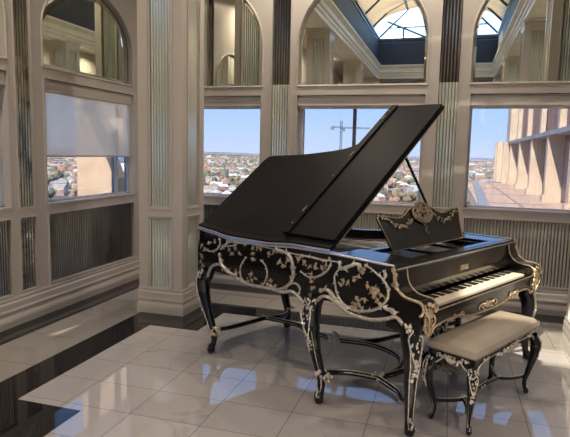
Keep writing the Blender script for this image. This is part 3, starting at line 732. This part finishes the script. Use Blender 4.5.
# ---- stretchers
mb=MB(); g=MB(); zz=.17
J=(.47,1.64); Kk=(.51,.87); Lj=(.15,.20)
def bar(a,mid=None,r=.019):
    p=spline([(x,y,z) for x,y,z in a],7); mb.tube(p,r,8); g.tube([q+Vector((0,0,r*.95)) for q in p],.0055,5)
    g.tube([q+Vector((-r*.9,0,r*.3)) for q in p],.004,4)
bar([(-.09,1.66,.20),(.10,1.70,.165),(.30,1.66,.18),(*J,.19)])
bar([(*J,.19),(.62,1.62,.18),(.75,1.66,.165),(.82,1.70,.2)])
bar([(*J,.19),(.58,1.40,.17),(.57,1.15,.16),(*Kk,.18)])
bar([(*Kk,.18),(.72,.70,.165),(1.0,.62,.165),(1.35,.55,.17),(1.65,.42,.2)])
bar([(*Kk,.18),(.66,.62,.17),(.62,.36,.165),(.42,.22,.165),(*Lj,.18)])
bar([(-.11,.47,.20),(.02,.49,.165),(.12,.40,.16),(*Lj,.18)])
bar([(*Lj,.18),(.10,.02,.165),(.02,-.08,.165),(-.04,-.15,.2)])
bar([(*Lj,.18),(.40,.16,.18),(.62,.20,.18),(.80,.22,.18)])
bar([(.80,.22,.18),(1.2,.15,.17),(1.5,.0,.17),(1.72,-.14,.2)])
st=mb.build('stretcher',EB,piano)
for (x,y,z,r,nn) in ((*J,.20,.03,9),(*Kk,.20,.045,22),(*Lj,.20,.03,9),(-.09,1.63,.19,.045,18),(-.10,.44,.19,.045,18),(.82,1.68,.2,.03,9)):
    for i in range(nn): g.ball((x+random.uniform(-r,r)*1.1,y+random.uniform(-r,r)*1.1,z+random.uniform(-r,r)*.8),r*.33,1,1,1,6,4)
g.build('stretcher_carving',GD,st)
# ---- pedal lyre
mb=MB(); g=MB()
for s in (-1,1):
    p=spline([(.85+s*.05,.17,.66),(.85+s*.11,.17,.56),(.85+s*.12,.17,.44),(.85+s*.06,.17,.30),(.85+s*.10,.17,.17)],6)
    mb.tube(p,[.020]*len(p),8); g.tube([q+Vector((0,-.018,0)) for q in p],.006,5)
    mb.tube([(.85+s*.10,.20,.16),(.85+s*.22,.42,.64)],.011,6)
mb.box(.71,.99,.12,.25,.09,.15); mb.box(.80,.90,.14,.20,.15,.30)
ly=bevel(mb.build('pedal_lyre',EB,piano),.004)
for i in range(26):
    a=random.uniform(0,2*PI); r_=random.uniform(.02,.09); g.ball((.85+r_*math.cos(a),.14,.36+r_*1.3*math.sin(a)),.011,1,.7,1,6,4)
g.build('lyre_carving',GD,ly)
for s in (-1,0,1):
    mb=MB(); p=[(.85+s*.07,.13,.115),(.85+s*.07,.05,.10),(.85+s*.07,.0,.085)]
    mb.tube(p,[.008,.010,.015],8,squash=.5); mb.build('pedal',M['brass'],piano)
# ---- lid
TH=math.atan2(2.052-1.02,1.365); ct,stn=math.cos(TH),math.sin(TH)
def Ld(w,v,h=0,dz=0): return (w*ct-stn*h-.03*(1 if w<.02 else 0), v, 1.012+w*stn+ct*h+dz)
lo=[(1.711,.5),(1.712,.60),(1.66,.70),(1.45,.83),(1.25,.97),(1.177,1.03),(1.10,1.14),(1.041,1.373),(1.005,1.585),(.985,1.80),(.977,1.90),(.955,1.945)]
lo2=[(p.x,p.y) for p in spline([(a,b,0) for a,b in lo],5)]+[(.90,1.957),(.455,1.957)]
# bass edge follows the dipped rim: grid between bass edge and treble outline
def wmax(v):
    b=0
    for i in range(len(lo2)-1):
        a_,c_=lo2[i],lo2[i+1]
        if (a_[1]-v)*(c_[1]-v)<=0 and a_[1]!=c_[1]: b=max(b,a_[0]+(c_[0]-a_[0])*(v-a_[1])/(c_[1]-a_[1]))
    return b if b>0 else .9
vsn=[.5+(1.957-.5)*i/70 for i in range(71)]; ws=[0,.03,.07,.12,.2,.35,.5,.7,.85,1]
mb=MB(); vs=[]
for h in (0,.024):
    for v in vsn:
        W_=wmax(v)
        for t in ws:
            w=t*W_ if t>.12 else t
            dz=(ztop(v)-1.0)*max(0,1-w/.25)**1.5
            x,y,z=Ld(w,v,h,dz); 
            if w<.02: x=-.034; z=ztop(v)+.012+h
            vs.append((x,y,z))
A_,B_=len(vsn),len(ws); fs=[]
for s in (0,1):
    o_=s*A_*B_
    for i in range(A_-1):
        for j in range(B_-1): fs.append((o_+i*B_+j,o_+i*B_+j+1,o_+(i+1)*B_+j+1,o_+(i+1)*B_+j))
for i in range(A_-1):
    for j in (0,B_-1): fs.append((i*B_+j,(i+1)*B_+j,A_*B_+(i+1)*B_+j,A_*B_+i*B_+j))
for j in range(B_-1):
    for i in (0,A_-1): fs.append((i*B_+j,i*B_+j+1,A_*B_+i*B_+j+1,A_*B_+i*B_+j))
mb.add(vs,fs); lid=mb.build('lid',M['lid'],piano)
mb=MB(); mb.tube([(-.036,v,ztop(v)+.018) for v in vsn],.006,6)
mb.build('lid_edge_moulding',M['goldline'],lid)
mb=MB(); mb.tube([Ld(w,.497,.004) for w in (.04,.5,1.0,1.70)],.0035,6); mb.build('lid_front_moulding',mat('worn_brown_edge',(.18,.14,.11),.4),lid)
# folded front flap
mb=MB(); 
def fbx(mbx,w0,w1,v0,v1,h0,h1): mbx.box(w0,w1,v0,v1,h0,h1,0,T=lambda w,v,h:Ld(w,v,h))
fbx(mb,.05,1.70,.503,.965,.030,.050)
fl=bevel(mb.build('front_flap',M['lid'],piano),.003)
mb=MB(); fbx(mb,.045,1.70,.93,.985,.026,.060)
mb.tube([Ld(w,.925,.060) for w in (.05,1.69)],.008,6); mb.build('flap_rail',M['lid'],fl)
db=mat('dull_brass',(.28,.22,.14),.4,metal=.7)
for w in (.3,.98,1.5):
    mb=MB(); mb.tube([Ld(w-.03,.955,.062),Ld(w+.03,.955,.062)],.006,6); mb.build('hinge',db,fl)
for w in (.14,.70,1.6): mb=MB(); mb.ball(Ld(w,.955,.062),.009,1,1,1,6,4); mb.build('stud',db,fl)
# prop
mb=MB(); top=Ld(1.10,.56,-.004); mb.tube([(1.60,.62,.985),top],.011,8); mb.ball((1.60,.62,.99),.02,1,1,1); mb.build('lid_prop',EB,piano)
# ---- music desk
mb=MB(); dk=[(.36,1.0),(.345,1.05),(.325,1.12),(.302,1.18),(.292,1.222),(.31,1.236),(.40,1.226),(.50,1.208),(.575,1.208),(.63,1.225),(.69,1.255),(.76,1.275),(.855,1.28)]
dk=dk+[(1.71-u,z) for u,z in dk[-2::-1]]
def D(u,z,o=0): return (u,.27+(z-1.0)*.42-o,z)
mb.prism(dk,lambda u,z:D(u,z),lambda u,z:D(u,z,-.016)); de=bevel(mb.build('music_desk',EB,piano),.003)
mb=MB(); mb.tube([D(u,z,.002) for u,z in dk],.0045,6,closed=True); mb.build('desk_moulding',mat('antique_gilt',(.42,.33,.22),.4,metal=.7),de)
mb=MB(); ag=mat('aged_gilt',(.36,.29,.20),.42,metal=.7,noise=(.3,.24,.16),ns=50)
for i in range(170):
    a=random.uniform(0,2*PI); r_=math.sqrt(random.random()); u=.855+.135*r_*math.cos(a); z=1.228+.078*r_*math.sin(a)
    mb.ball(D(u,z,.012),random.uniform(.007,.013),1,.7,1,6,4)
for rr_ in (.06,.11):
    mb.tube([D(.855+rr_*1.15*math.cos(2*PI*k/18),1.228+rr_*.66*math.sin(2*PI*k/18),.014) for k in range(18)],.008,5,closed=True)
for k in range(7): mb.ball(D(.855+random.uniform(-.02,.02),1.155-.012*k,.008),.012-.001*k,1,.7,1,6,4)
for s in (-1,1):
    for t in range(24):
        q=t/23; u=.855+s*(.16+.36*q); z=1.195-.055*math.sin(PI*min(1,q*1.15))+.02*q+random.uniform(-.018,.018)
        mb.ball(D(u,z,.008),random.uniform(.009,.015),1,.7,1,6,4)
mb.build('desk_carving',ag,de)

# ------------------------------------------------------------------ BENCH (same orientation)
bench=empty('piano_bench',(-.277,3.30,0),'black ornate piano bench with a beige cushion, in front of the keyboard','bench',None,PR)
U0,U1,V0,V1=.175,1.135,-.45,-.135
def cushion(mb,u0,u1,v0,v1,z0,z1,r=.02):
    n=24; mN=12; vs=[]; fs=[]
    def sh(t,a,b): return a+(b-a)*t
    for j in range(mN+1):
        for i in range(n+1):
            s,t=i/n,j/mN; e=min(s*(u1-u0),(1-s)*(u1-u0),t*(v1-v0),(1-t)*(v1-v0))
            h=min(1,e/.03); h=math.sqrt(max(0,1-(1-h)**2)); 
            z=z1-.018+.018*h+.012*math.sin(PI*s)*math.sin(PI*t)
            vs.append((sh(s,u0,u1),sh(t,v0,v1),z))
    for j in range(mN):
        for i in range(n): a=j*(n+1)+i; fs.append((a,a+1,a+n+2,a+n+1))
    mb.add(vs,fs,True)
    mb.box(u0,u1,v0,v1,z0,z1-.018)
mb=MB(); cushion(mb,U0,U1,V0,V1,.480,.545); cu=mb.build('seat_cushion',M['cushion'],bench)
mb=MB()
for v in (V0-.001,): mb.tube([(U0,v,.484),(U1,v,.484),(U1+.001,V1,.484),(U0,V1,.484)],.004,5,closed=True)
mb.build('cushion_piping',mat('piping',(.22,.18,.13),.5),cu)
mb=MB(); g=MB()
def apron(a,b,nrm):
    L=(Vector(b)-Vector(a)).length; d=(Vector(b)-Vector(a)).normalized(); N_=Vector(nrm); o=[(0,.478),(0,.40),(.04,.395),(.08,.43),(L*.3,.445),(L*.42,.425),(L*.5,.415),(L*.58,.425),(L*.7,.445),(L-.08,.43),(L-.04,.395),(L,.40),(L,.478)]
    A=Vector((*a,0)); d3=Vector((*d,0)); n3=Vector((*N_,0))
    mb.prism(o,lambda s,z:tuple(A+d3*s+n3*0+Vector((0,0,z))),lambda s,z:tuple(A+d3*s-n3*.02+Vector((0,0,z))))
    low=spline([(s,z,0) for s,z in o[1:-1]],3); g.tube([A+d3*p.x+n3*.004+Vector((0,0,p.y+.004)) for p in low],.006,5)
    for i in range(int(16+L*22)):
        s=random.gauss(L/2,L*.10); g.ball(A+d3*s+n3*.006+Vector((0,0,.442+random.uniform(-.025,.02))),random.uniform(.007,.012),1,1,1,6,4)
    for c in (.12*L+.03,L-.12*L-.03):
        for i in range(7): g.ball(A+d3*(c+random.uniform(-.03,.03))+n3*.006+Vector((0,0,.455+random.uniform(-.015,.01))),.008,1,1,1,6,4)
e=.015
apron((U0+e,V0+e),(U1-e,V0+e),(0,-1)); apron((U1-e,V0+e),(U1-e,V1-e),(1,0)); apron((U1-e,V1-e),(U0+e,V1-e),(0,1)); apron((U0+e,V1-e),(U0+e,V0+e),(-1,0))
ap=mb.build('seat_frame',EB,bench); g.build('frame_carving',GD,ap)
for su,sv,fu,fv in ((U0+.03,V0+.03,.22,-.412),(U1-.03,V0+.03,1.045,-.415),(U0+.03,V1-.03,.235,-.165),(U1-.03,V1-.03,1.05,-.165)):
    du=.028 if su>.7 else -.028; dv=.02 if sv>-.3 else -.02
    cabriole(bench,fu,fv,su,sv,.42,sc=.55,ku=du,kv=dv)
mb=MB(); g=MB()
def bar2(a):
    p=spline(a,6); mb.tube(p,.0125,7); g.tube([q+Vector((0,0,.012)) for q in p],.004,4)
bar2([(.225,-.39,.13),(.33,-.34,.115),(.40,-.28,.12)]); bar2([(.235,-.165,.13),(.33,-.22,.115),(.40,-.28,.12)])
bar2([(1.045,-.40,.13),(.97,-.34,.115),(.90,-.28,.12)]); bar2([(1.05,-.165,.13),(.97,-.22,.115),(.90,-.28,.12)])
bar2([(.40,-.28,.12),(.65,-.28,.135),(.90,-.28,.12)])
s_=mb.build('stretcher',EB,bench)
for x in (.40,.65,.90):
    for i in range(6): g.ball((x+random.uniform(-.02,.02),-.28+random.uniform(-.015,.015),.137),.008,1,1,1,6,4)
g.build('stretcher_carving',GD,s_)

# ------------------------------------------------------------------ OUTSIDE
GZ=-45.0
# far ground
gm_=bpy.data.materials.new('city_ground'); gm_.use_nodes=True; nt=gm_.node_tree; N=nt.nodes; L=nt.links; b=N['Principled BSDF']; b.inputs['Roughness'].default_value=1; b.inputs['Specular IOR Level'].default_value=0
tc=N.new('ShaderNodeTexCoord'); v1=N.new('ShaderNodeTexVoronoi'); v1.inputs['Scale'].default_value=.03; L.new(tc.outputs['Object'],v1.inputs['Vector'])
rp=N.new('ShaderNodeValToRGB'); rp.color_ramp.interpolation='CONSTANT'; L.new(v1.outputs['Color'],rp.inputs[0])
els=[(0,(.16,.13,.08)),(.25,(.26,.15,.10)),(.42,(.12,.13,.07)),(.55,(.36,.30,.25)),(.66,(.24,.17,.13)),(.8,(.42,.36,.33)),(.9,(.20,.18,.10))]  # ground colours raised too, standing in for distance haze
e=rp.color_ramp.elements; e[0].color=(*els[0][1],1); e[1].position=els[1][0]; e[1].color=(*els[1][1],1)
for p_,c_ in els[2:]: x=e.new(p_); x.color=(*c_,1)
L.new(rp.outputs[0],b.inputs['Base Color'])
mb=MB(); mb.add([(-12000,-3000,0),(12000,-3000,0),(12000,16000,0),(-12000,16000,0)],[(0,1,2,3)])
gr=mb.build('ground',gm_,None,(0,0,GZ)); gr['kind']='structure'
# low hills on the horizon
mb=MB(); rh=random.Random(3)
for k in range(70):
    a=math.radians(-62+95*k/69); d=9000+rh.uniform(-1500,1500); h=rh.uniform(25,60)
    mb.ball((math.sin(a)*d,math.cos(a)*d,GZ-20),1,900,700,h,12,6)
hl=mb.build('hills',mat('haze_tinted_hill',(.34,.32,.34),1,noise=(.28,.26,.27),ns=.002)); hl['kind']='structure'  # hill colour lightened to stand in for haze on the horizon
rc=random.Random(11)
HM=[mat('house_white',(.62,.60,.57),.8),mat('house_cream',(.58,.50,.40),.8),mat('house_brick',(.36,.20,.15),.9),mat('house_grey',(.34,.34,.35),.9)]  # house, roof and tree colours lightened to imitate haze over the city
RM=[mat('roof_grey',(.40,.38,.38),.9),mat('roof_tan',(.50,.41,.34),.9),mat('roof_red',(.40,.27,.22),.9),mat('roof_white',(.74,.73,.72),.8)]
FM=[mat('tree_olive',(.24,.21,.13),1),mat('tree_rust',(.42,.24,.15),1),mat('tree_brown',(.34,.26,.20),1),mat('tree_green',(.17,.19,.12),1)]
def housegeo(mb,cx,cy,cz,w,d,h,rot,mw,mr):
    c,s=math.cos(rot),math.sin(rot)
    T=lambda x,y,z:(cx+x*c-y*s,cy+x*s+y*c,cz+z)
    mb.box(-w/2,w/2,-d/2,d/2,0,h,mw,T=T)
    vs=[T(-w/2-.4,-d/2-.4,h),T(w/2+.4,-d/2-.4,h),T(w/2+.4,d/2+.4,h),T(-w/2-.4,d/2+.4,h),T(-w/2,0,h+d*.28),T(w/2,0,h+d*.28)]
    mb.add(vs,[(0,1,5,4),(2,3,4,5),(1,2,5),(3,0,4)],False,mr)
used=[(-20,640,42),(-6,700,30),(-190,760,42)]
def place(rng,d0,d1,r=None):
    while True:
        a=math.radians(rng.uniform(-47,12)); d=math.sqrt(rng.uniform(d0*d0,d1*d1)); x,y=math.sin(a)*d,math.cos(a)*d
        if r is None: return x,y
        if all((x-u)**2+(y-v)**2>(r+q)**2 for u,v,q in used): used.append((x,y,r)); return x,y
hp=[]
for k in range(8):
    mb=MB(); w=rc.uniform(9,15); d=rc.uniform(8,11); housegeo(mb,0,0,0,w,d,rc.uniform(3.5,7),0,0,1)
    hp.append((mb,[HM[k%4],RM[(k*3+1)%4]]))
hobj=[None]*8
for i in range(250):
    s=rc.uniform(.8,1.3); x,y=place(rc,540,1000,10.5*s); k=rc.randrange(8)
    if hobj[k] is None: o=hobj[k]=hp[k][0].build('house',hp[k][1],None,(x,y,GZ))
    else: o=hobj[k].copy(); C.objects.link(o); o.location=(x,y,GZ)
    o.rotation_euler=(0,0,rc.choice((.3,.3+PI/2))+rc.uniform(-.1,.1)); o.scale=(s,s,s)
    tag(o,'small house with a pitched roof in the hazy city far below the windows','house','houses in the nearer part of the city')
tp_=[]
for k in range(4):
    mb=MB()
    for q in range(7): mb.ball((rc.uniform(-2.5,2.5),rc.uniform(-2.5,2.5),5.5+rc.uniform(-2,2.5)),rc.uniform(2,3.4),1,1,.85,7,5)
    mb.tube([(0,0,0),(0,0,5)],.35,5,mi=1)
    tp_.append(mb)
tk=[None]*4; bark=mat('bark',(.12,.08,.05),1)
for i in range(290):
    s=rc.uniform(.8,1.5); x,y=place(rc,520,990,5.2*s); k=rc.randrange(4)
    if tk[k] is None: o=tk[k]=tp_[k].build('tree',[FM[k],bark],None,(x,y,GZ))
    else: o=tk[k].copy(); C.objects.link(o); o.location=(x,y,GZ)
    o.rotation_euler=(0,0,rc.uniform(0,6)); o.scale=(s,s,s*rc.uniform(.8,1.1))
    tag(o,'autumn tree among the houses of the city far below the windows','tree','trees in the nearer part of the city')
mb=MB()
for i in range(4200):
    x,y=place(rc,1025,4200); big_=rc.random()<.05
    housegeo(mb,x,y,GZ,rc.uniform(10,22)*(2.2 if big_ else 1),rc.uniform(9,16)*(1.6 if big_ else 1),rc.uniform(4,8)*(1.6 if big_ else 1),rc.choice((.3,1.87)),rc.randrange(4),4+rc.randrange(4))
def blob(x,y,r,mi):
    z=GZ+r*.5; vs=[(x,y,z+r*.8)]
    for k in range(5): a=2*PI*k/5; vs.append((x+r*math.cos(a),y+r*math.sin(a),z))
    for k in range(5): a=2*PI*k/5+.6; vs.append((x+r*.7*math.cos(a),y+r*.7*math.sin(a),z+r*.55))
    fs=[]
    for k in range(5): fs+=[(0,6+k,6+(k+1)%5),(1+k,1+(k+1)%5,6+k),(1+(k+1)%5,6+(k+1)%5,6+k)]
    mb.add(vs,fs,True,mi)
for i in range(11000):
    x,y=place(rc,1020,5200); blob(x,y,rc.uniform(5,11),8+rc.randrange(4))
o=mb.build('distant_city',HM+RM+FM); tag(o,'dense carpet of roofs and russet trees of the distant city below the horizon','city',None,'stuff')
# near white commercial blocks seen in the middle window
for (x,y,w,d,h,lab) in ((-20,640,46,30,12,'wide white commercial block in the city, seen beside the lid prop'),(-6,700,30,26,9,'smaller white flat-roofed block beside the wide white one in the city'),(-190,760,50,30,14,'long pale flat-roofed building in the city, seen in the left back window')):
    mb=MB(); mb.box(-w/2,w/2,-d/2,d/2,0,h); o=empty('commercial_building',(x,y,GZ),lab,'building',None,.3); mb.build('walls',HM[0],o)
    mb=MB(); mb.box(-w/2-.5,w/2+.5,-d/2-.5,d/2+.5,h,h+.8); mb.box(-w/4,-w/8,-2,4,h+.8,h+3); mb.build('roof',RM[3],o)
    mb=MB()
    for k in range(6): mb.box(-w/2+w*(k+.25)/6,-w/2+w*(k+.75)/6,-d/2-.1,-d/2,h*.35,h*.7)
    mb.build('windows',M['bluewin'],o)
# tower crane
cr=empty('tower_crane',(-78,400,GZ),'thin tower crane rising over the city, seen through the middle back window','crane'); ZJ=21-GZ
def lattice(mb,a,b,w,n):
    a=Vector(a); b=Vector(b); t=(b-a).normalized(); u=Vector((0,0,1)) if abs(t.z)<.5 else Vector((1,0,0)); s=t.cross(u).normalized(); u=s.cross(t)
    cs=[(u+s)*w/2,(u-s)*w/2,(-u-s)*w/2,(-u+s)*w/2]
    for c in cs: mb.tube([a+c,b+c],.16,4)
    for i in range(n):
        p=a+(b-a)*i/n; q=a+(b-a)*(i+1)/n
        for k in range(4): mb.tube([p+cs[k],q+cs[(k+1)%4]],.09,3)
mb=MB(); lattice(mb,(0,0,0),(0,0,ZJ+5),1.2,30); mb.build('mast',M['steel'],cr)
mb=MB(); lattice(mb,(0,0,ZJ),(21,0,ZJ-.5),.8,14); mb.build('jib',M['steel'],cr)
mb=MB(); lattice(mb,(0,0,ZJ),(-7,0,ZJ+.4),.8,4); mb.box(-7.6,-5.6,-.8,.8,ZJ-1.6,ZJ+.6); mb.build('counter_jib',M['steel'],cr)
mb=MB(); mb.box(.9,2.6,-.8,.8,ZJ-2.6,ZJ-.6); mb.build('cab',M['steel'],cr)
# right wing with fins and terrace
wg=empty('neighbouring_wing',(4.9,30,-.35),'cream building wing with tall fins and shaded bays outside the right back window','building'); zt=-.35
def W(x,y,z): return (x-4.9,y-30,z-zt)
def wb(mb,x0,x1,y0,y1,z0,z1,mi=0): mb.box(x0,x1,y0,y1,z0,z1,mi,T=W)
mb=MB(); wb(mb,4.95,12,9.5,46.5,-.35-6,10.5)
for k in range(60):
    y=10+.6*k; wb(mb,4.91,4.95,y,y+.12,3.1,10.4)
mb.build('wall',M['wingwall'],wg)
for y in (12,17.3,22.5,27.9,33.4,39.0,44.6):
    mb=MB(); 
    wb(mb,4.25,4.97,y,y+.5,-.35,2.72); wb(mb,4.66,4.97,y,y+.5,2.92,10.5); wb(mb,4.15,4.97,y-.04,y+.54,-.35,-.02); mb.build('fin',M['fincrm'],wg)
mb=MB(); wb(mb,4.2,4.97,9.5,46.5,2.72,2.92); mb.build('ledge',M['concrete'],wg)
mb=MB(); 
for k in range(6): wb(mb,4.93,4.96,12.9+5.4*k,16.8+5.4*k,-.2,2.5)
mb.build('lower_panel',mat('mauve_lower_panel',(.30,.21,.19),.8),wg)
mb=MB(); wb(mb,3.9,5.5,46.5,52,-7,2.9); wb(mb,4.3,7,46.5,49,2.9,8.2); wb(mb,3.5,3.9,47.0,47.5,-.3,2.9); wb(mb,3.6,3.9,50.5,51,-.3,2.9); mb.build('end_block',M['fincrm'],wg)
tr=empty('roof_terrace',(3,28,-.35),'terracotta roof terrace with a pale kerb beyond the right back window','terrace')
mb=MB(); X_=3;Y_=28
mb.box(1.2-X_,4.95-X_,7.2-Y_,46.4-Y_,-.6,0); mb.build('terrace_deck',M['terra'],tr)
mb=MB()
for k in range(6): y=14+6*k; mb.box(1.3-X_,4.15-X_,y-Y_,y-Y_+.06,0,.012)
mb.box(2.9-X_,2.96-X_,8-Y_,46-Y_,0,.012); mb.build('deck_joint',M['mull'],tr)
mb=MB(); kp=spline([(1.0,7.3,0),(1.25,16,0),(1.55,26,0),(1.80,36,0),(2.0,46,0)],6)
vs=[];fs=[]
for i,p in enumerate(kp):
    for dx,z in ((-.3,-.7),(-.3,.10),(.12,.10),(.12,-.02)): vs.append((p.x+dx-X_,p.y-Y_,z))
for i in range(len(kp)-1):
    for k in range(4): fs.append((i*4+k,i*4+(k+1)%4,(i+1)*4+(k+1)%4,(i+1)*4+k))
fs+=[(3,2,1,0),tuple(4*(len(kp)-1)+k for k in range(4))]
mb.add(vs,fs); mb.build('kerb',M['concrete'],tr)
# stucco fin and pale block outside the left window
sf=empty('stucco_fin',(-5.7,8.0,0),'sunlit stucco fin wall with a slanting edge outside the left wall window','building')
mb=MB(); o_=[(-6.17,-4),(-6.10,4.5),(-6.06,4.5),(-5.98,2.35),(-5.57,1.55),(-5.39,1.16),(-5.37,-4)]
mb.prism(o_,lambda x,z:(x+5.7,0,z),lambda x,z:(x+5.7,.35,z)); mb.build('fin_wall',M['stucco'],sf)
for yy,lb in ((1.9,'unseen fin wall added to block sun at the left wall windows, beside the camera'),(-2.4,'unseen fin wall added to block sun at the left wall windows, behind the camera')):  # unseen fins added to keep sun off the left aisle floor
    q=empty('stucco_fin',(-5.0,yy,0),lb,'building'); mb=MB(); mb.prism([(-1.2,-6),(-1.2,3.6),(-.9,4.6),(1.02,4.6),(1.02,-6)],lambda x,z:(x,0,z),lambda x,z:(x,.35,z)); mb.build('fin_wall',M['stucco'],q)
pb=empty('shaded_block',(-8.2,12,0),'pale block with blue glazing in shade behind the stucco fin','building')
mb=MB(); mb.box(-.7,.95,0,2,1.75,6.0); mb.build('upper_wall',M['stucco'],pb)
mb=MB(); mb.box(-.7,.95,0.05,2,-6,1.75); mb.build('lower_wall',M['whitebld'],pb)
mb=MB(); mb.box(-.6,.9,0.0,.06,1.35,1.72); mb.box(-.6,.9,0.0,.06,.2,.75); mb.build('glazing',M['bluewin'],pb)
wb2=empty('white_block',(-11.6,9,0),'white low building seen through the window at the left edge of the photo','building')
mb=MB(); mb.box(-6,2,0,.8,-20,1.9); mb.box(-6.2,2.1,-.1,.9,1.9,2.1); mb.build('walls',M['whitebld'],wb2)
mb=MB(); mb.box(-5,1.8,-.06,0,.9,1.35); mb.build('glazing',M['bluewin'],wb2)

# ------------------------------------------------------------------ light
w=bpy.data.worlds.new('World'); bpy.context.scene.world=w; w.use_nodes=True; nt=w.node_tree
bg=nt.nodes['Background']; SUN=Vector((-.18,-.78,.60)).normalized()   # towards the sun
tcw=nt.nodes.new('ShaderNodeTexCoord'); sx=nt.nodes.new('ShaderNodeSeparateXYZ'); rw=nt.nodes.new('ShaderNodeValToRGB')
nt.links.new(tcw.outputs['Generated'],sx.inputs[0]); nt.links.new(sx.outputs[2],rw.inputs[0]); nt.links.new(rw.outputs[0],bg.inputs[0])
e=rw.color_ramp.elements; e[0].position=0; e[0].color=(.56,.64,.78,1); e[1].position=1; e[1].color=(.14,.28,.62,1)
for p_,c_ in ((.05,(.46,.60,.82)),(.14,(.30,.50,.85)),(.4,(.22,.40,.76))):
    x=e.new(p_); x.color=(*c_,1)
bg.inputs[1].default_value=1.3
sl_=bpy.data.lights.new('sun','SUN'); sl_.energy=6.5; sl_.angle=.01; sl_.color=(1,.86,.68)
so=bpy.data.objects.new('sun',sl_); C.objects.link(so); so.rotation_euler=SUN.to_track_quat('Z','Y').to_euler(); so.location=(0,0,30)
# sky portals
def portal(loc,rot,sx,sy):
    l=bpy.data.lights.new('portal','AREA'); l.shape='RECTANGLE'; l.size=sx; l.size_y=sy; l.cycles.is_portal=True
    o=bpy.data.objects.new('portal',l); C.objects.link(o); o.location=loc; o.rotation_euler=rot
# ------------------------------------------------------------------ camera
cam=bpy.data.cameras.new('camera'); co=bpy.data.objects.new('camera',cam); C.objects.link(co)
yaw,pit,rol,f=-.29005654,.11907245,.02223485,547.9345
fwd=Vector((math.sin(yaw)*math.cos(pit),math.cos(yaw)*math.cos(pit),-math.sin(pit))); rt=Vector((math.cos(yaw),-math.sin(yaw),0)); up=rt.cross(fwd)
r2=rt*math.cos(rol)+up*math.sin(rol); u2=-rt*math.sin(rol)+up*math.cos(rol)
co.matrix_world=Matrix(((r2.x,u2.x,-fwd.x,0),(r2.y,u2.y,-fwd.y,0),(r2.z,u2.z,-fwd.z,1.65),(0,0,0,1)))
cam.sensor_width=36; cam.lens=f/570*36; cam.clip_start=.05; cam.clip_end=30000
S_=bpy.context.scene; S_.camera=co
S_.view_settings.view_transform='Standard'; S_.view_settings.look='None'; S_.view_settings.exposure=2.2; S_.view_settings.gamma=1
cy=S_.cycles; cy.use_denoising=True; cy.use_adaptive_sampling=False; cy.denoising_prefilter='ACCURATE'; cy.max_bounces=12; cy.diffuse_bounces=6; cy.glossy_bounces=6; cy.transparent_max_bounces=16; cy.sample_clamp_indirect=6; cy.caustics_reflective=False
